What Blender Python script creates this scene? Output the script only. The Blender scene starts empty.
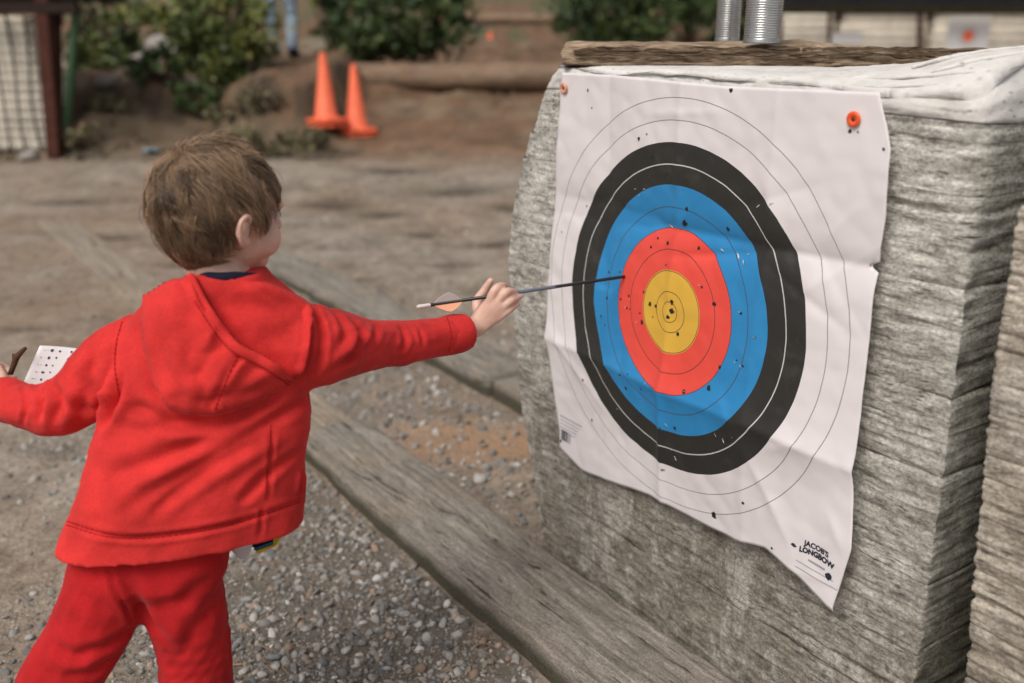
import bpy, bmesh, math, random
import numpy as np
from mathutils import Vector, Matrix, noise
from mathutils.bvhtree import BVHTree
from mathutils.geometry import delaunay_2d_cdt
random.seed(7); rng = np.random.default_rng(7)
S = bpy.context.scene
COL = S.collection
R = math.radians

# ------------------------------------------------------------------ camera, sky, sun, exposure
CAMZ, PITCH, FPX = 1.31, R(18.12), 957.8
cam = bpy.data.cameras.new('camera'); camo = bpy.data.objects.new('camera', cam); COL.objects.link(camo)
camo.location = (0, 0, CAMZ); camo.rotation_euler = (R(90) - PITCH, 0, 0)
cam.sensor_width = 36; cam.lens = FPX * 36 / 1024; cam.clip_start = .02; cam.clip_end = 500
cam.dof.use_dof = True; cam.dof.focus_distance = 1.72; cam.dof.aperture_fstop = 1.95
S.camera = camo
SUN_EL, SUN_AZ = R(52), R(215)          # azimuth clockwise from +Y
w = bpy.data.worlds.new('World'); S.world = w; w.use_nodes = True
nt = w.node_tree; nt.nodes.clear()
sky = nt.nodes.new('ShaderNodeTexSky'); sky.sky_type = 'NISHITA'; sky.sun_disc = False
sky.sun_elevation = SUN_EL; sky.sun_rotation = SUN_AZ; sky.air_density = 1.0; sky.dust_density = 4.0; sky.ozone_density = 1.0
hs = nt.nodes.new('ShaderNodeHueSaturation'); hs.inputs['Saturation'].default_value = .22
bg = nt.nodes.new('ShaderNodeBackground'); bg.inputs['Strength'].default_value = .10
wo = nt.nodes.new('ShaderNodeOutputWorld')
nt.links.new(sky.outputs[0], hs.inputs['Color']); nt.links.new(hs.outputs[0], bg.inputs[0]); nt.links.new(bg.outputs[0], wo.inputs[0])
sl = bpy.data.lights.new('sun', 'SUN'); sl.energy = 1.85; sl.angle = R(30); sl.color = (1, .915, .81)
so = bpy.data.objects.new('sun', sl); COL.objects.link(so)
sd = Vector((math.sin(SUN_AZ) * math.cos(SUN_EL), math.cos(SUN_AZ) * math.cos(SUN_EL), math.sin(SUN_EL)))
so.rotation_euler = sd.to_track_quat('Z', 'Y').to_euler()
S.view_settings.view_transform = 'Standard'; S.view_settings.look = 'None'
S.view_settings.exposure = 0.12; S.view_settings.gamma = 1
S.cycles.use_denoising = True
S.cycles.max_bounces = 6

# ------------------------------------------------------------------ helpers
def W(px, py, Y):                       # the point at distance Y seen along the line of sight through (px, py)
    a, b = (px - 512) / FPX, (341.5 - py) / FPX
    v = Vector((a, math.cos(PITCH) + b * math.sin(PITCH), -math.sin(PITCH) + b * math.cos(PITCH)))
    return v * (Y / v.y) + Vector((0, 0, CAMZ))
def sm(a, b, t):
    t = min(1, max(0, (t - a) / (b - a))); return t * t * (3 - 2 * t)
def lerp_tab(tab, t):
    for (a, va), (b, vb) in zip(tab, tab[1:]):
        if t <= b: return va + (vb - va) * max(0, (t - a) / (b - a))
    return tab[-1][1]
def nz(x, y, z=0): return noise.noise(Vector((x, y, z)))
def fbm(x, y, z=0, o=4): return noise.fractal(Vector((x, y, z)), .9, 2.0, o)
PROF = [(-50, 0), (5, 0), (7, .06), (8.8, .22), (10.2, .42), (12, .62), (16, .82), (20, 1.05), (25, 1.9), (34, 4.5), (55, 12), (160, 40)]
MOUNDS = [(-3.75, 9.3, .55, .45, .30), (-2.35, 9.3, .50, .45, .26), (-2.2, 8.2, .55, .30, .06), (-1.6, 11.4, .7, .4, .12), (2.4, 7.5, 1.2, .8, .1)]
HOLES = [(-1.33, 7.1, .24, .15), (-.93, 6.8, .20, .12), (-.43, 7.5, .36, .16), (-.56, 6.2, .13, .09), (-.02, 7.0, .16, .12), (-1.0, 8.2, .3, .14), (-.35, 5.4, .13, .06), (-2.6, 6.1, .22, .07), (-3.3, 7.2, .3, .1), (-1.9, 5.4, .12, .05), (-.8, 5.1, .10, .05), (-.1, 5.9, .2, .08), (-2.2, 4.2, .12, .04), (-1.5, 8.9, .3, .12)]
def bank(x, y):                         # the broken earth step at the left
    e = 9.15 + .45 * nz(x * 1.1, 4.4) + .18 * nz(x * 3.7, 1.2) - .9 * math.exp(-((x + 2.3) / .5) ** 2) * 0
    return (.42 * sm(e, e + .55, y) + .07 * fbm(x * 2.6, y * 2.6, 17) * sm(e - .2, e + .3, y)) * sm(-1.55, -2.0, x) * (1 - .75 * math.exp(-((x + 3.0) / .2) ** 2) * sm(11, 9.5, y)) * sm(16, 11, y)
def gz(x, y):
    z = lerp_tab(PROF, y) + bank(x, y)
    for mx, my, sx, sy, h in MOUNDS:
        q = ((x - mx) / sx) ** 2 + ((y - my) / sy) ** 2
        if q < 9: z += h * math.exp(-q) * (1 + .35 * fbm(x * 3, y * 3, 5))
    for mx, my, sx, sy in HOLES:
        q = ((x - mx) / sx) ** 2 + ((y - my) / sy) ** 2
        if q < 6: z -= .035 * math.exp(-q)
    amp = .014 + .07 * sm(7, 14, y)
    z += amp * fbm(x * 1.3, y * 1.3, 2) + (.005 if y < 9 else .02) * fbm(x * 7, y * 7, 1, 3)
    return z
def G(px, py, y0=1.2):                  # where the line of sight meets the ground
    Y = y0
    while Y < 120:
        P = W(px, py, Y)
        if P.z < gz(P.x, P.y): return Vector((P.x, P.y, gz(P.x, P.y)))
        Y *= 1.004
    return W(px, py, 60)
def tag(o, label=None, cat=None, group=None, kind=None):
    if label: o['label'] = label
    if cat: o['category'] = cat
    if group: o['group'] = group
    if kind: o['kind'] = kind
    return o
def link(name, me, mat=None, parent=None, smooth=True):
    o = bpy.data.objects.new(name, me); COL.objects.link(o)
    if mat and not me.materials: me.materials.append(mat)
    if smooth: me.polygons.foreach_set('use_smooth', np.ones(len(me.polygons), bool))
    if parent: o.parent = parent
    return o
def mk(name, V, F, mat=None, parent=None, smooth=True):
    me = bpy.data.meshes.new(name); me.from_pydata([tuple(v) for v in V], [], F); me.update()
    return link(name, me, mat, parent, smooth)
def empty(name, loc=(0, 0, 0), rz=0):
    o = bpy.data.objects.new(name, None); COL.objects.link(o); o.location = loc; o.rotation_euler = (0, 0, rz); o.empty_display_size = .1
    return o
def bmo(name, bm, mat, parent=None, smooth=False):
    me = bpy.data.meshes.new(name); bm.to_mesh(me); bm.free()
    return link(name, me, mat, parent, smooth)
def box_bm(sx, sy, sz, c=(0, 0, 0), bev=.004, seg=2):
    bm = bmesh.new(); bmesh.ops.create_cube(bm, size=1)
    for v in bm.verts: v.co = Vector((v.co.x * sx + c[0], v.co.y * sy + c[1], v.co.z * sz + c[2]))
    if bev: bmesh.ops.bevel(bm, geom=bm.edges[:], offset=bev, segments=seg, affect='EDGES')
    return bm
def lathe(prof, seg=32):
    V, F = [], []
    for r, z in prof:
        for k in range(seg):
            a = 2 * math.pi * k / seg; V.append((r * math.cos(a), r * math.sin(a), z))
    for i in range(len(prof) - 1):
        for k in range(seg):
            F.append((i * seg + k, i * seg + (k + 1) % seg, (i + 1) * seg + (k + 1) % seg, (i + 1) * seg + k))
    return V, F
def spline(P, n):
    P = [Vector(p) for p in P]; out = []
    for i in range(len(P) - 1):
        a, b, c, d = P[max(0, i - 1)], P[i], P[i + 1], P[min(len(P) - 1, i + 2)]
        for k in range(n):
            t = k / n
            out.append(.5 * ((2 * b) + (c - a) * t + (2 * a - 5 * b + 4 * c - d) * t * t + (3 * b - a - 3 * c + d) * t ** 3))
    out.append(P[-1].copy()); return out
class Soft:                             # collects closed tubes and balls, then fuses them into one continuous skin
    def __init__(s): s.V = []; s.F = []
    def tube(s, pts, rad, ref=(0, 0, 1), n=4, seg=14, flat=1.0):
        rr = [(r, r) if not isinstance(r, tuple) else r for r in rad]
        P = spline(pts, n); A = [v.x for v in spline([(r[0], r[1], 0) for r in rr], n)]; B = [v.y for v in spline([(r[0], r[1], 0) for r in rr], n)]
        ref = Vector(ref); base = len(s.V); rings = []
        T = [(P[min(i + 1, len(P) - 1)] - P[max(i - 1, 0)]).normalized() for i in range(len(P))]
        cap = [(math.cos(t), math.sin(t)) for t in (1.35, 1.0, .6, .25)]
        seq = [(P[0] - T[0] * min(A[0], B[0]) * q, T[0], A[0] * c, B[0] * c) for c, q in cap]
        seq += [(P[i], T[i], A[i], B[i]) for i in range(len(P))]
        seq += [(P[-1] + T[-1] * min(A[-1], B[-1]) * q * flat, T[-1], A[-1] * c, B[-1] * c) for c, q in reversed(cap)]
        for p, t, a, b in seq:
            u = ref - t * ref.dot(t)
            if u.length < 1e-4: u = Vector((1, 0, 0)) - t * t.x
            u.normalize(); v = t.cross(u)
            s.V += [p + u * (a * math.cos(2 * math.pi * k / seg)) + v * (b * math.sin(2 * math.pi * k / seg)) for k in range(seg)]
        m = len(seq)
        for i in range(m - 1):
            for k in range(seg):
                s.F.append((base + i * seg + k, base + i * seg + (k + 1) % seg, base + (i + 1) * seg + (k + 1) % seg, base + (i + 1) * seg + k))
        s.F.append(tuple(base + k for k in reversed(range(seg)))); s.F.append(tuple(base + (m - 1) * seg + k for k in range(seg)))
    def sections(s, secs, seg=44, p=2.5):     # secs: centre, a, b_back, b_front, rotation
        base = len(s.V)
        for c, a, bb, bf, rot in secs:
            for k in range(seg):
                t = 2 * math.pi * k / seg; ct, st = math.cos(t), math.sin(t)
                x = a * math.copysign(abs(ct) ** (2 / p), ct); y = (bf if st > 0 else bb) * math.copysign(abs(st) ** (2 / p), st)
                s.V.append(Vector((c[0] + x * math.cos(rot) - y * math.sin(rot), c[1] + x * math.sin(rot) + y * math.cos(rot), c[2] + (c[3] * x if len(c) > 3 else 0))))
        m = len(secs)
        for i in range(m - 1):
            for k in range(seg):
                s.F.append((base + i * seg + k, base + i * seg + (k + 1) % seg, base + (i + 1) * seg + (k + 1) % seg, base + (i + 1) * seg + k))
        s.F.append(tuple(base + k for k in reversed(range(seg)))); s.F.append(tuple(base + (m - 1) * seg + k for k in range(seg)))
    def ball(s, M, r):                  # ellipsoid: centre and axes in M
        base = len(s.V); n, m = 16, 20
        for i in range(n + 1):
            th = math.pi * min(max(i, .15), n - .15) / n
            for k in range(m):
                ph = 2 * math.pi * k / m
                s.V.append(M @ Vector((r[0] * math.sin(th) * math.cos(ph), r[1] * math.sin(th) * math.sin(ph), r[2] * math.cos(th))))
        for i in range(n):
            for k in range(m):
                s.F.append((base + i * m + k, base + (i + 1) * m + k, base + (i + 1) * m + (k + 1) % m, base + i * m + (k + 1) % m))
        s.F.append(tuple(base + k for k in range(m))); s.F.append(tuple(base + n * m + k for k in reversed(range(m))))
    def fuse(s, name, voxel, it=4, fac=.5):
        me = bpy.data.meshes.new('tmp'); me.from_pydata([tuple(v) for v in s.V], [], s.F); me.update()
        bm = bmesh.new(); bm.from_mesh(me); bmesh.ops.recalc_face_normals(bm, faces=bm.faces[:]); bm.to_mesh(me); bm.free()
        o = bpy.data.objects.new('tmp', me); COL.objects.link(o)
        m = o.modifiers.new('r', 'REMESH'); m.mode = 'VOXEL'; m.voxel_size = voxel
        m = o.modifiers.new('s', 'SMOOTH'); m.iterations = it; m.factor = fac
        dg = bpy.context.evaluated_depsgraph_get()
        out = bpy.data.meshes.new_from_object(o.evaluated_get(dg)); out.name = name
        bpy.data.objects.remove(o); bpy.data.meshes.remove(me)
        return out
def co_of(me):
    a = np.empty(len(me.vertices) * 3, np.float32); me.vertices.foreach_get('co', a); return a.reshape(-1, 3)
def no_of(me):
    a = np.empty(len(me.vertices) * 3, np.float32); me.vertex_normals.foreach_get('vector', a); return a.reshape(-1, 3)
def set_co(me, a): me.vertices.foreach_set('co', np.ascontiguousarray(a, np.float32).ravel()); me.update()
def bvh(me): return BVHTree.FromPolygons([v.co.copy() for v in me.vertices], [tuple(p.vertices) for p in me.polygons])
def hit(tree, px, py):
    o = Vector((0, 0, CAMZ)); d = (W(px, py, 1) - o).normalized(); r = tree.ray_cast(o, d)
    if r[0] is None:
        r = tree.find_nearest(W(px, py, 1.42))
    return r[0], r[1]
def creases(me, strokes):               # cloth folds: a valley with a soft ridge at each side along every stroke
    tree = bvh(me); co = co_of(me); nor = no_of(me); D = np.zeros(len(co))
    for pts, amp, wd in strokes:
        q = [(p.x, p.y) for p in spline([(a, b, 0) for a, b in pts], 36)]
        P = np.array([hit(tree, a, b)[0][:] for a, b in q])
        d2 = np.full(len(co), 1e9); ti = np.zeros(len(co))
        for k, p in enumerate(P):
            e = ((co - p) ** 2).sum(1); m = e < d2; d2[m] = e[m]; ti[m] = k
        d = np.sqrt(d2); f = np.clip(np.minimum(ti, len(P) - 1 - ti) / (.3 * len(P)), 0, 1) * .9 + .1
        D += 1.7 * amp * f * (-np.exp(-(d / wd) ** 2) + .55 * np.exp(-((d - 1.9 * wd) / (1.1 * wd)) ** 2))
    set_co(me, co + nor * D[:, None])

# ------------------------------------------------------------------ materials
class NT:
    def __init__(s, name):
        s.m = bpy.data.materials.new(name); s.m.use_nodes = True; s.t = s.m.node_tree
        s.b = s.t.nodes['Principled BSDF']
    def n(s, t, **k):
        nd = s.t.nodes.new('ShaderNode' + t)
        for a, v in k.items():
            if a.startswith('i_'):
                key = a[2:]; key = int(key) if key.isdigit() else key.replace('_', ' ')
                if isinstance(v, bpy.types.NodeSocket): s.t.links.new(v, nd.inputs[key])
                else: nd.inputs[key].default_value = v
            else: setattr(nd, a, v)
        return nd
    def coord(s, scale=(1, 1, 1), kind='Object', rot=(0, 0, 0)):
        c = s.n('TexCoord').outputs[kind]
        return s.n('Mapping', i_Vector=c, i_Scale=scale, i_Rotation=rot).outputs[0]
    def noise(s, vec, scale, detail=4, rough=.55, dist=0):
        return s.n('TexNoise', i_Vector=vec, i_Scale=scale, i_Detail=detail, i_Roughness=rough, i_Distortion=dist).outputs[0]
    def ramp(s, fac, stops, const=False):
        r = s.n('ValToRGB', i_Fac=fac); cr = r.color_ramp
        if const: cr.interpolation = 'CONSTANT'
        while len(cr.elements) < len(stops): cr.elements.new(.5)
        for e, (p, c) in zip(cr.elements, stops):
            e.position = p; e.color = (c, c, c, 1) if not isinstance(c, tuple) else (*c, 1)
        return r.outputs[0]
    def mix(s, f, a, b, mode='MIX'):
        n = s.n('Mix', data_type='RGBA', blend_type=mode)
        for k, v in ((0, f), (6, a), (7, b)):
            if isinstance(v, bpy.types.NodeSocket): s.t.links.new(v, n.inputs[k])
            elif isinstance(v, tuple): n.inputs[k].default_value = (*v, 1)
            elif k: n.inputs[k].default_value = (v, v, v, 1)
            else: n.inputs[k].default_value = v
        return n.outputs[2]
    def math(s, op, a, b=0.0, c=None):
        n = s.n('Math', operation=op)
        for k, v in ((0, a), (1, b)) + (((2, c),) if c is not None else ()):
            if isinstance(v, bpy.types.NodeSocket): s.t.links.new(v, n.inputs[k])
            else: n.inputs[k].default_value = v
        return n.outputs[0]
    def bump(s, h, strength=.4, dist=.002, prev=None):
        n = s.n('Bump', i_Height=h, i_Strength=strength, i_Distance=dist)
        if prev is not None: s.t.links.new(prev, n.inputs['Normal'])
        return n.outputs[0]
    def out(s, col, rough=.8, normal=None, **k):
        if isinstance(rough, float) and rough > .6: k.setdefault('Specular_IOR_Level', .18)
        for key, v in (('Base Color', col), ('Roughness', rough), ('Normal', normal), *[(a.replace('_', ' '), v) for a, v in k.items()]):
            if v is None: continue
            if isinstance(v, bpy.types.NodeSocket): s.t.links.new(v, s.b.inputs[key])
            elif isinstance(v, tuple): s.b.inputs[key].default_value = (*v, 1)
            else: s.b.inputs[key].default_value = v
        return s.m
def plain(name, col, rough=.6, var=.15, scale=30, bump=.1, **k):
    t = NT(name); c = t.coord(); n = t.noise(c, scale, 5)
    lo = tuple(x * (1 - var) for x in col); hi = tuple(min(1, x * (1 + var)) for x in col)
    return t.out(t.ramp(n, [(.3, lo), (.7, hi)]), rough, t.bump(t.noise(c, scale * 4, 3), bump, .002), **k)
def fabric(name, col, fine=900, var=.12):
    t = NT(name); c = t.coord(); n = t.noise(c, 14, 4); f = t.noise(c, fine, 2)
    lo = tuple(x * (1 - var) for x in col); hi = tuple(min(1, x * (1 + var)) for x in col)
    b = t.bump(t.noise(c, 26, 5, .6), .30, .006); b = t.bump(t.noise(c, 110, 4), .25, .002, b); b = t.bump(f, .35, .0007, b)
    return t.out(t.mix(.35, t.ramp(n, [(.3, lo), (.7, hi)]), t.mix(1, t.ramp(n, [(.3, lo), (.7, hi)]), t.ramp(t.noise(c, 420, 3, .7), [(.3, .55), (.7, 1.45)]), 'MULTIPLY')), .95, b, Sheen_Weight=.06, Sheen_Roughness=.4)
def attr_mat(name, rough=.7, bump=0, scale=200, **k):
    t = NT(name); a = t.n('Attribute', attribute_name='col').outputs[0]
    if bump:
        c = t.coord(); n = t.noise(c, scale, 5)
        return t.out(t.mix(.35, a, t.mix(1, a, t.ramp(n, [(.3, .5), (.7, 1.5)]), 'MULTIPLY')), rough, t.bump(n, bump, .002), **k)
    return t.out(a, rough, **k)
def ground_mat():
    t = NT('dirt and gravel'); c = t.coord()
    big = t.noise(c, .55, 5, .6); mid = t.noise(c, 4, 6, .65); fin = t.noise(c, 55, 6, .7)
    col = t.ramp(mid, [(.28, (.15, .12, .092)), (.5, (.285, .236, .19)), (.75, (.40, .342, .285))])
    col = t.mix(t.ramp(big, [(.45, 0.0), (.62, .65)]), col, (.25, .172, .115))
    v1 = t.n('TexVoronoi', i_Vector=t.coord(), i_Scale=95.0); v2 = t.n('TexVoronoi', i_Vector=t.coord(), i_Scale=40.0)
    peb = t.ramp(v1.outputs['Distance'], [(.25, 1.0), (.5, 0.0)])
    pm = t.math('MULTIPLY', peb, t.ramp(t.noise(c, 1.7, 4), [(.42, 0.0), (.6, .75)]))
    tone = t.ramp(t.n('SeparateColor', i_0=v1.outputs['Color']).outputs[0], [(0, (.12, .11, .1)), (.5, (.26, .25, .235)), (.85, (.36, .33, .3)), (1, (.6, .58, .55))])
    col = t.mix(pm, col, tone)
    col = t.mix(.6, col, t.mix(1, col, t.ramp(fin, [(.3, .4), (.7, 1.55)]), 'MULTIPLY'))
    md2 = t.noise(c, 13, 6, .7); col = t.mix(.55, col, t.mix(1, col, t.ramp(md2, [(.32, .45), (.5, 1.0), (.7, 1.35)]), 'MULTIPLY'))
    # the soil colour painted per vertex: orange sand, dark moist spots, reddish hillside
    a = t.n('Attribute', attribute_name='soil'); col = t.mix(a.outputs['Alpha'], col, t.mix(.6, a.outputs['Color'], t.mix(1, a.outputs['Color'], t.ramp(fin, [(.25, .5), (.75, 1.5)]), 'MULTIPLY')))
    b = t.bump(mid, .4, .03); b = t.bump(fin, .5, .006, b); b = t.bump(pm, .6, .006, b)
    b = t.bump(t.ramp(v2.outputs['Distance'], [(.2, 1.0), (.6, 0.0)]), .25, .008, b)
    return t.out(col, .95, b)
def wood_mat(name, dark, lightc, along=(2.2, 34, 34)):
    t = NT(name); o = t.coord()
    wp = t.n('TexNoise', i_Vector=t.coord((2.2, 5, 5)), i_Scale=1.6, i_Detail=3.0).outputs[1]
    wv = t.n('VectorMath', operation='MULTIPLY_ADD', i_0=wp, i_1=(.05, .09, .05), i_2=o).outputs[0]
    c = t.n('Mapping', i_Vector=wv, i_Scale=along).outputs[0]
    g = t.noise(c, 1.0, 9, .72, .6); f = t.noise(t.coord((along[0] * 3, along[1] * 4, along[2] * 4)), 1.0, 5, .7)
    blot = t.noise(o, 5, 5, .6)
    col = t.ramp(g, [(.25, dark), (.5, tuple((a + b) / 2 for a, b in zip(dark, lightc))), (.72, lightc)])
    col = t.mix(t.ramp(blot, [(.45, 0.0), (.7, .5)]), col, tuple(x * 1.1 for x in (lightc[0] * .72, lightc[1] * .64, lightc[2] * .55)))
    crack = t.ramp(t.noise(t.n('Mapping', i_Vector=wv, i_Scale=(along[0] * .8, along[1] * 2.6, along[2] * 2.6)).outputs[0], 1.0, 5, .6, .2), [(.36, 1.0), (.40, 0.0)])
    col = t.mix(t.math('MULTIPLY', crack, .9), col, (.032, .026, .02))
    f2 = t.noise(t.coord((along[0] * 6, along[1] * 9, along[2] * 9)), 1.0, 4, .7); col = t.mix(.5, col, t.mix(1, col, t.ramp(f2, [(.3, .35), (.5, 1.0), (.7, 1.5)]), 'MULTIPLY'))
    col = t.mix(.35, col, t.mix(1, col, t.ramp(f, [(.3, .5), (.7, 1.5)]), 'MULTIPLY'))
    zz = t.n('SeparateXYZ', i_Vector=o).outputs[2]; low_dark = t.math('SUBTRACT', t.math('ADD', .055, t.math('MULTIPLY', t.math('SUBTRACT', blot, .5), .05)), zz)  # timber turns darker towards its foot
    if along[0] > 2: col = t.mix(t.ramp(t.math('MULTIPLY', low_dark, 40.0), [(0, 0.0), (1, .92)]), col, t.mix(f, (.022, .020, .013), (.10, .09, .062)))
    grit = t.noise(o, 210, 5, .75); col = t.mix(.7, col, t.mix(1, col, t.ramp(grit, [(.34, .35), (.5, 1.0), (.66, 1.5)]), 'MULTIPLY'))
    b = t.bump(grit, .5, .0015); b = t.bump(g, .5, .006, b); b = t.bump(f, .5, .002, b); b = t.bump(f2, .5, .001, b); b = t.bump(crack, -.8, .006, b)
    return t.out(col, .88, b)
def foam_mat(name, tint=(1, 1, 1)):
    t = NT(name); o = t.coord(); z = t.n('SeparateXYZ', i_Vector=o).outputs[2]
    wp = t.n('TexNoise', i_Vector=o, i_Scale=5.0, i_Detail=3.0).outputs[1]
    wv = t.n('VectorMath', operation='MULTIPLY_ADD', i_0=wp, i_1=(.03, .03, .035), i_2=o).outputs[0]
    def wc(*k): return t.n('Mapping', i_Vector=wv, i_Scale=k).outputs[0]
    st = t.noise(wc(8, 8, 60), 1.0, 9, .74, .2); st2 = t.noise(wc(28, 28, 230), 1.0, 6, .72, .2)
    bl = t.noise(o, 3.2, 6, .62); cl = t.noise(wc(26, 26, 55), 1.0, 7, .72)
    hi = tuple(x * y for x, y in zip((.58, .565, .525), tint)); md = tuple(x * y for x, y in zip((.41, .397, .362), tint)); lo = tuple(x * y for x, y in zip((.19, .172, .14), tint))
    xr = t.ramp(t.math('ADD', t.n('SeparateXYZ', i_Vector=o).outputs[0], t.math('MULTIPLY', bl, .5)), [(.25, 0.0), (.6, 1.0)])
    iso = t.noise(t.coord((24, 24, 34)), 1.0, 9, .74)
    col = t.mix(xr, t.ramp(iso, [(.30, lo), (.44, md), (.60, hi)]), t.ramp(st, [(.32, lo), (.44, md), (.58, hi)]))
    col = t.mix(.6, col, t.mix(1, col, t.ramp(cl, [(.33, .35), (.5, 1.0), (.68, 1.3)]), 'MULTIPLY'))
    col = t.mix(.45, col, t.mix(1, col, t.ramp(st2, [(.34, .25), (.46, .95), (.62, 1.35)]), 'MULTIPLY'))
    # soil splashed up from the ground, plus shade low down painted into the colour
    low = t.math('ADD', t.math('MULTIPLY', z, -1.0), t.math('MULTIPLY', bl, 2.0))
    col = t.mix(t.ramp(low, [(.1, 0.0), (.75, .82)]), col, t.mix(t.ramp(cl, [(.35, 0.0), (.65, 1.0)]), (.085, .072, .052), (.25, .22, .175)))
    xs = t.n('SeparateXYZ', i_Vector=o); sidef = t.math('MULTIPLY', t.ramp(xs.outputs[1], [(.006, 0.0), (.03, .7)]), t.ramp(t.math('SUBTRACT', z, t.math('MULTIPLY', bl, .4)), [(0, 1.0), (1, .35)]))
    col = t.mix(sidef, col, t.mix(1, col, (.50, .53, .47), 'MULTIPLY'))  # sides tinted darker and greenish behind the front edge
    # pale scuffs running down
    sc = t.ramp(t.noise(t.coord((8, 8, 3.2), rot=(0, R(28), 0)), 1.0, 9, .78, .9), [(.50, 0.0), (.60, 1.0)])
    sc = t.math('MULTIPLY', sc, t.ramp(low, [(.2, 0.0), (.5, .85)]))
    sc = t.math('MULTIPLY', sc, t.ramp(cl, [(.3, .2), (.65, 1.0)]))
    col = t.mix(sc, col, (.52, .50, .46))
    v = t.n('TexVoronoi', i_Vector=wc(34, 34, 170), i_Scale=1.0)
    pit = t.math('MULTIPLY', t.ramp(v.outputs['Distance'], [(.14, 1.0), (.36, 0.0)]), t.ramp(t.noise(o, 11, 4), [(.46, 0.0), (.58, 1.0)]))
    col = t.mix(t.math('MULTIPLY', pit, .8), col, (.07, .065, .055))
    grit = t.noise(t.coord((150, 150, 190)), 1.0, 5, .75); col = t.mix(.75, col, t.mix(1, col, t.ramp(grit, [(.34, .4), (.5, 1.0), (.64, 1.5)]), 'MULTIPLY'))
    b = t.bump(grit, .6, .0018); b = t.bump(st, .3, .004, b); b = t.bump(st2, .5, .0025, b); b = t.bump(iso, .5, .005, b); b = t.bump(cl, .4, .004, b); b = t.bump(pit, -.6, .004, b)
    return t.out(col, .95, b)
def foam_top_mat():
    t = NT('weathered white foam rind'); o = t.coord(); n = t.noise(o, 16, 7, .68); f = t.noise(o, 120, 5, .7)
    y = t.n('SeparateXYZ', i_Vector=o)
    top = t.ramp(t.math('ADD', y.outputs[1], t.math('MULTIPLY', n, .03)), [(.012, 0.0), (.04, 1.0)])
    base = t.mix(top, (.48, .46, .43), (.72, .70, .68))
    col = t.mix(t.ramp(n, [(.32, .45), (.55, 0.0)]), base, (.40, .385, .355))
    v = t.n('TexVoronoi', i_Vector=t.coord((55, 55, 120)), i_Scale=1.0)
    pit = t.math('MULTIPLY', t.ramp(v.outputs['Distance'], [(.1, 1.0), (.3, 0.0)]), t.ramp(t.noise(o, 8, 3), [(.5, 0.0), (.6, 1.0)]))
    col = t.mix(t.math('MULTIPLY', pit, .65), col, (.1, .09, .08))
    b = t.bump(n, .6, .01); b = t.bump(f, .6, .003, b)
    return t.out(col, .95, b)
def paper_mat():
    t = NT('printed target paper'); uv = t.n('UVMap', uv_map='print').outputs[0]
    s = t.n('SeparateXYZ', i_Vector=uv); r = t.math('SQRT', t.math('ADD', t.math('POWER', s.outputs[0], 2.0), t.math('POWER', s.outputs[1], 2.0)))
    WH, BK, BL, RD, YE = (.74, .70, .715), (.024, .024, .022), (.022, .235, .53), (.78, .075, .055), (.70, .42, .055)
    col = t.ramp(r, [(0, YE), (.08, RD), (.16, BL), (.24, BK), (.32, WH)], True)
    rub = t.noise(t.coord(), 22, 6, .7)
    def lines(rs, wd, strength):
        tot = None
        for q in rs:
            m = t.n('Math', operation='COMPARE', i_0=r, i_1=q, i_2=wd).outputs[0]
            tot = m if tot is None else t.math('MAXIMUM', tot, m)
        return t.math('MULTIPLY', tot, strength)
    col = t.mix(lines((.02, .04, .08, .12, .16, .20), .0009, .8), col, (.06, .03, .03))
    col = t.mix(lines((.36, .40), .0008, .8), col, (.10, .10, .12))
    col = t.mix(lines((.28,), .0011, .9), col, (.62, .62, .6))
    col = t.mix(t.ramp(rub, [(.55, 0.0), (.8, .06)]), col, (.5, .48, .46))
    fib = t.noise(t.coord(), 500, 3)
    return t.out(col, .55, t.bump(fib, .06, .0005, t.bump(t.noise(t.coord(), 26, 4, .6), .10, .004)))
def bark_mat():
    t = NT('bark'); c = t.coord((11, 50, 120)); g = t.noise(c, 1.0, 9, .75, .5); f = t.noise(t.coord((30, 90, 200)), 1.0, 5, .7)
    col = t.ramp(g, [(.32, (.03, .022, .016)), (.42, (.20, .14, .092)), (.53, (.44, .325, .225)), (.7, (.58, .46, .35))])
    col = t.mix(.5, col, t.mix(1, col, t.ramp(f, [(.3, .4), (.7, 1.6)]), 'MULTIPLY'))
    return t.out(col, .9, t.bump(f, .6, .003, t.bump(g, .8, .012)))
def skin_mat():
    t = NT('skin'); o = t.coord(); n = t.noise(o, 35, 4); f = t.noise(o, 300, 3)
    col = t.ramp(n, [(.3, (.60, .36, .28)), (.55, (.68, .44, .35)), (.8, (.72, .50, .41))])
    return t.out(col, .5, t.bump(f, .08, .0006), Subsurface_Weight=.15, Subsurface_Scale=.01)
def leaf_mat(name, a, b, c):
    t = NT(name); g = t.n('Attribute', attribute_name='tone').outputs[2]
    return t.out(t.ramp(g, [(0, a), (.55, b), (1, c)]), .6, Subsurface_Weight=0.0)

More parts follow.
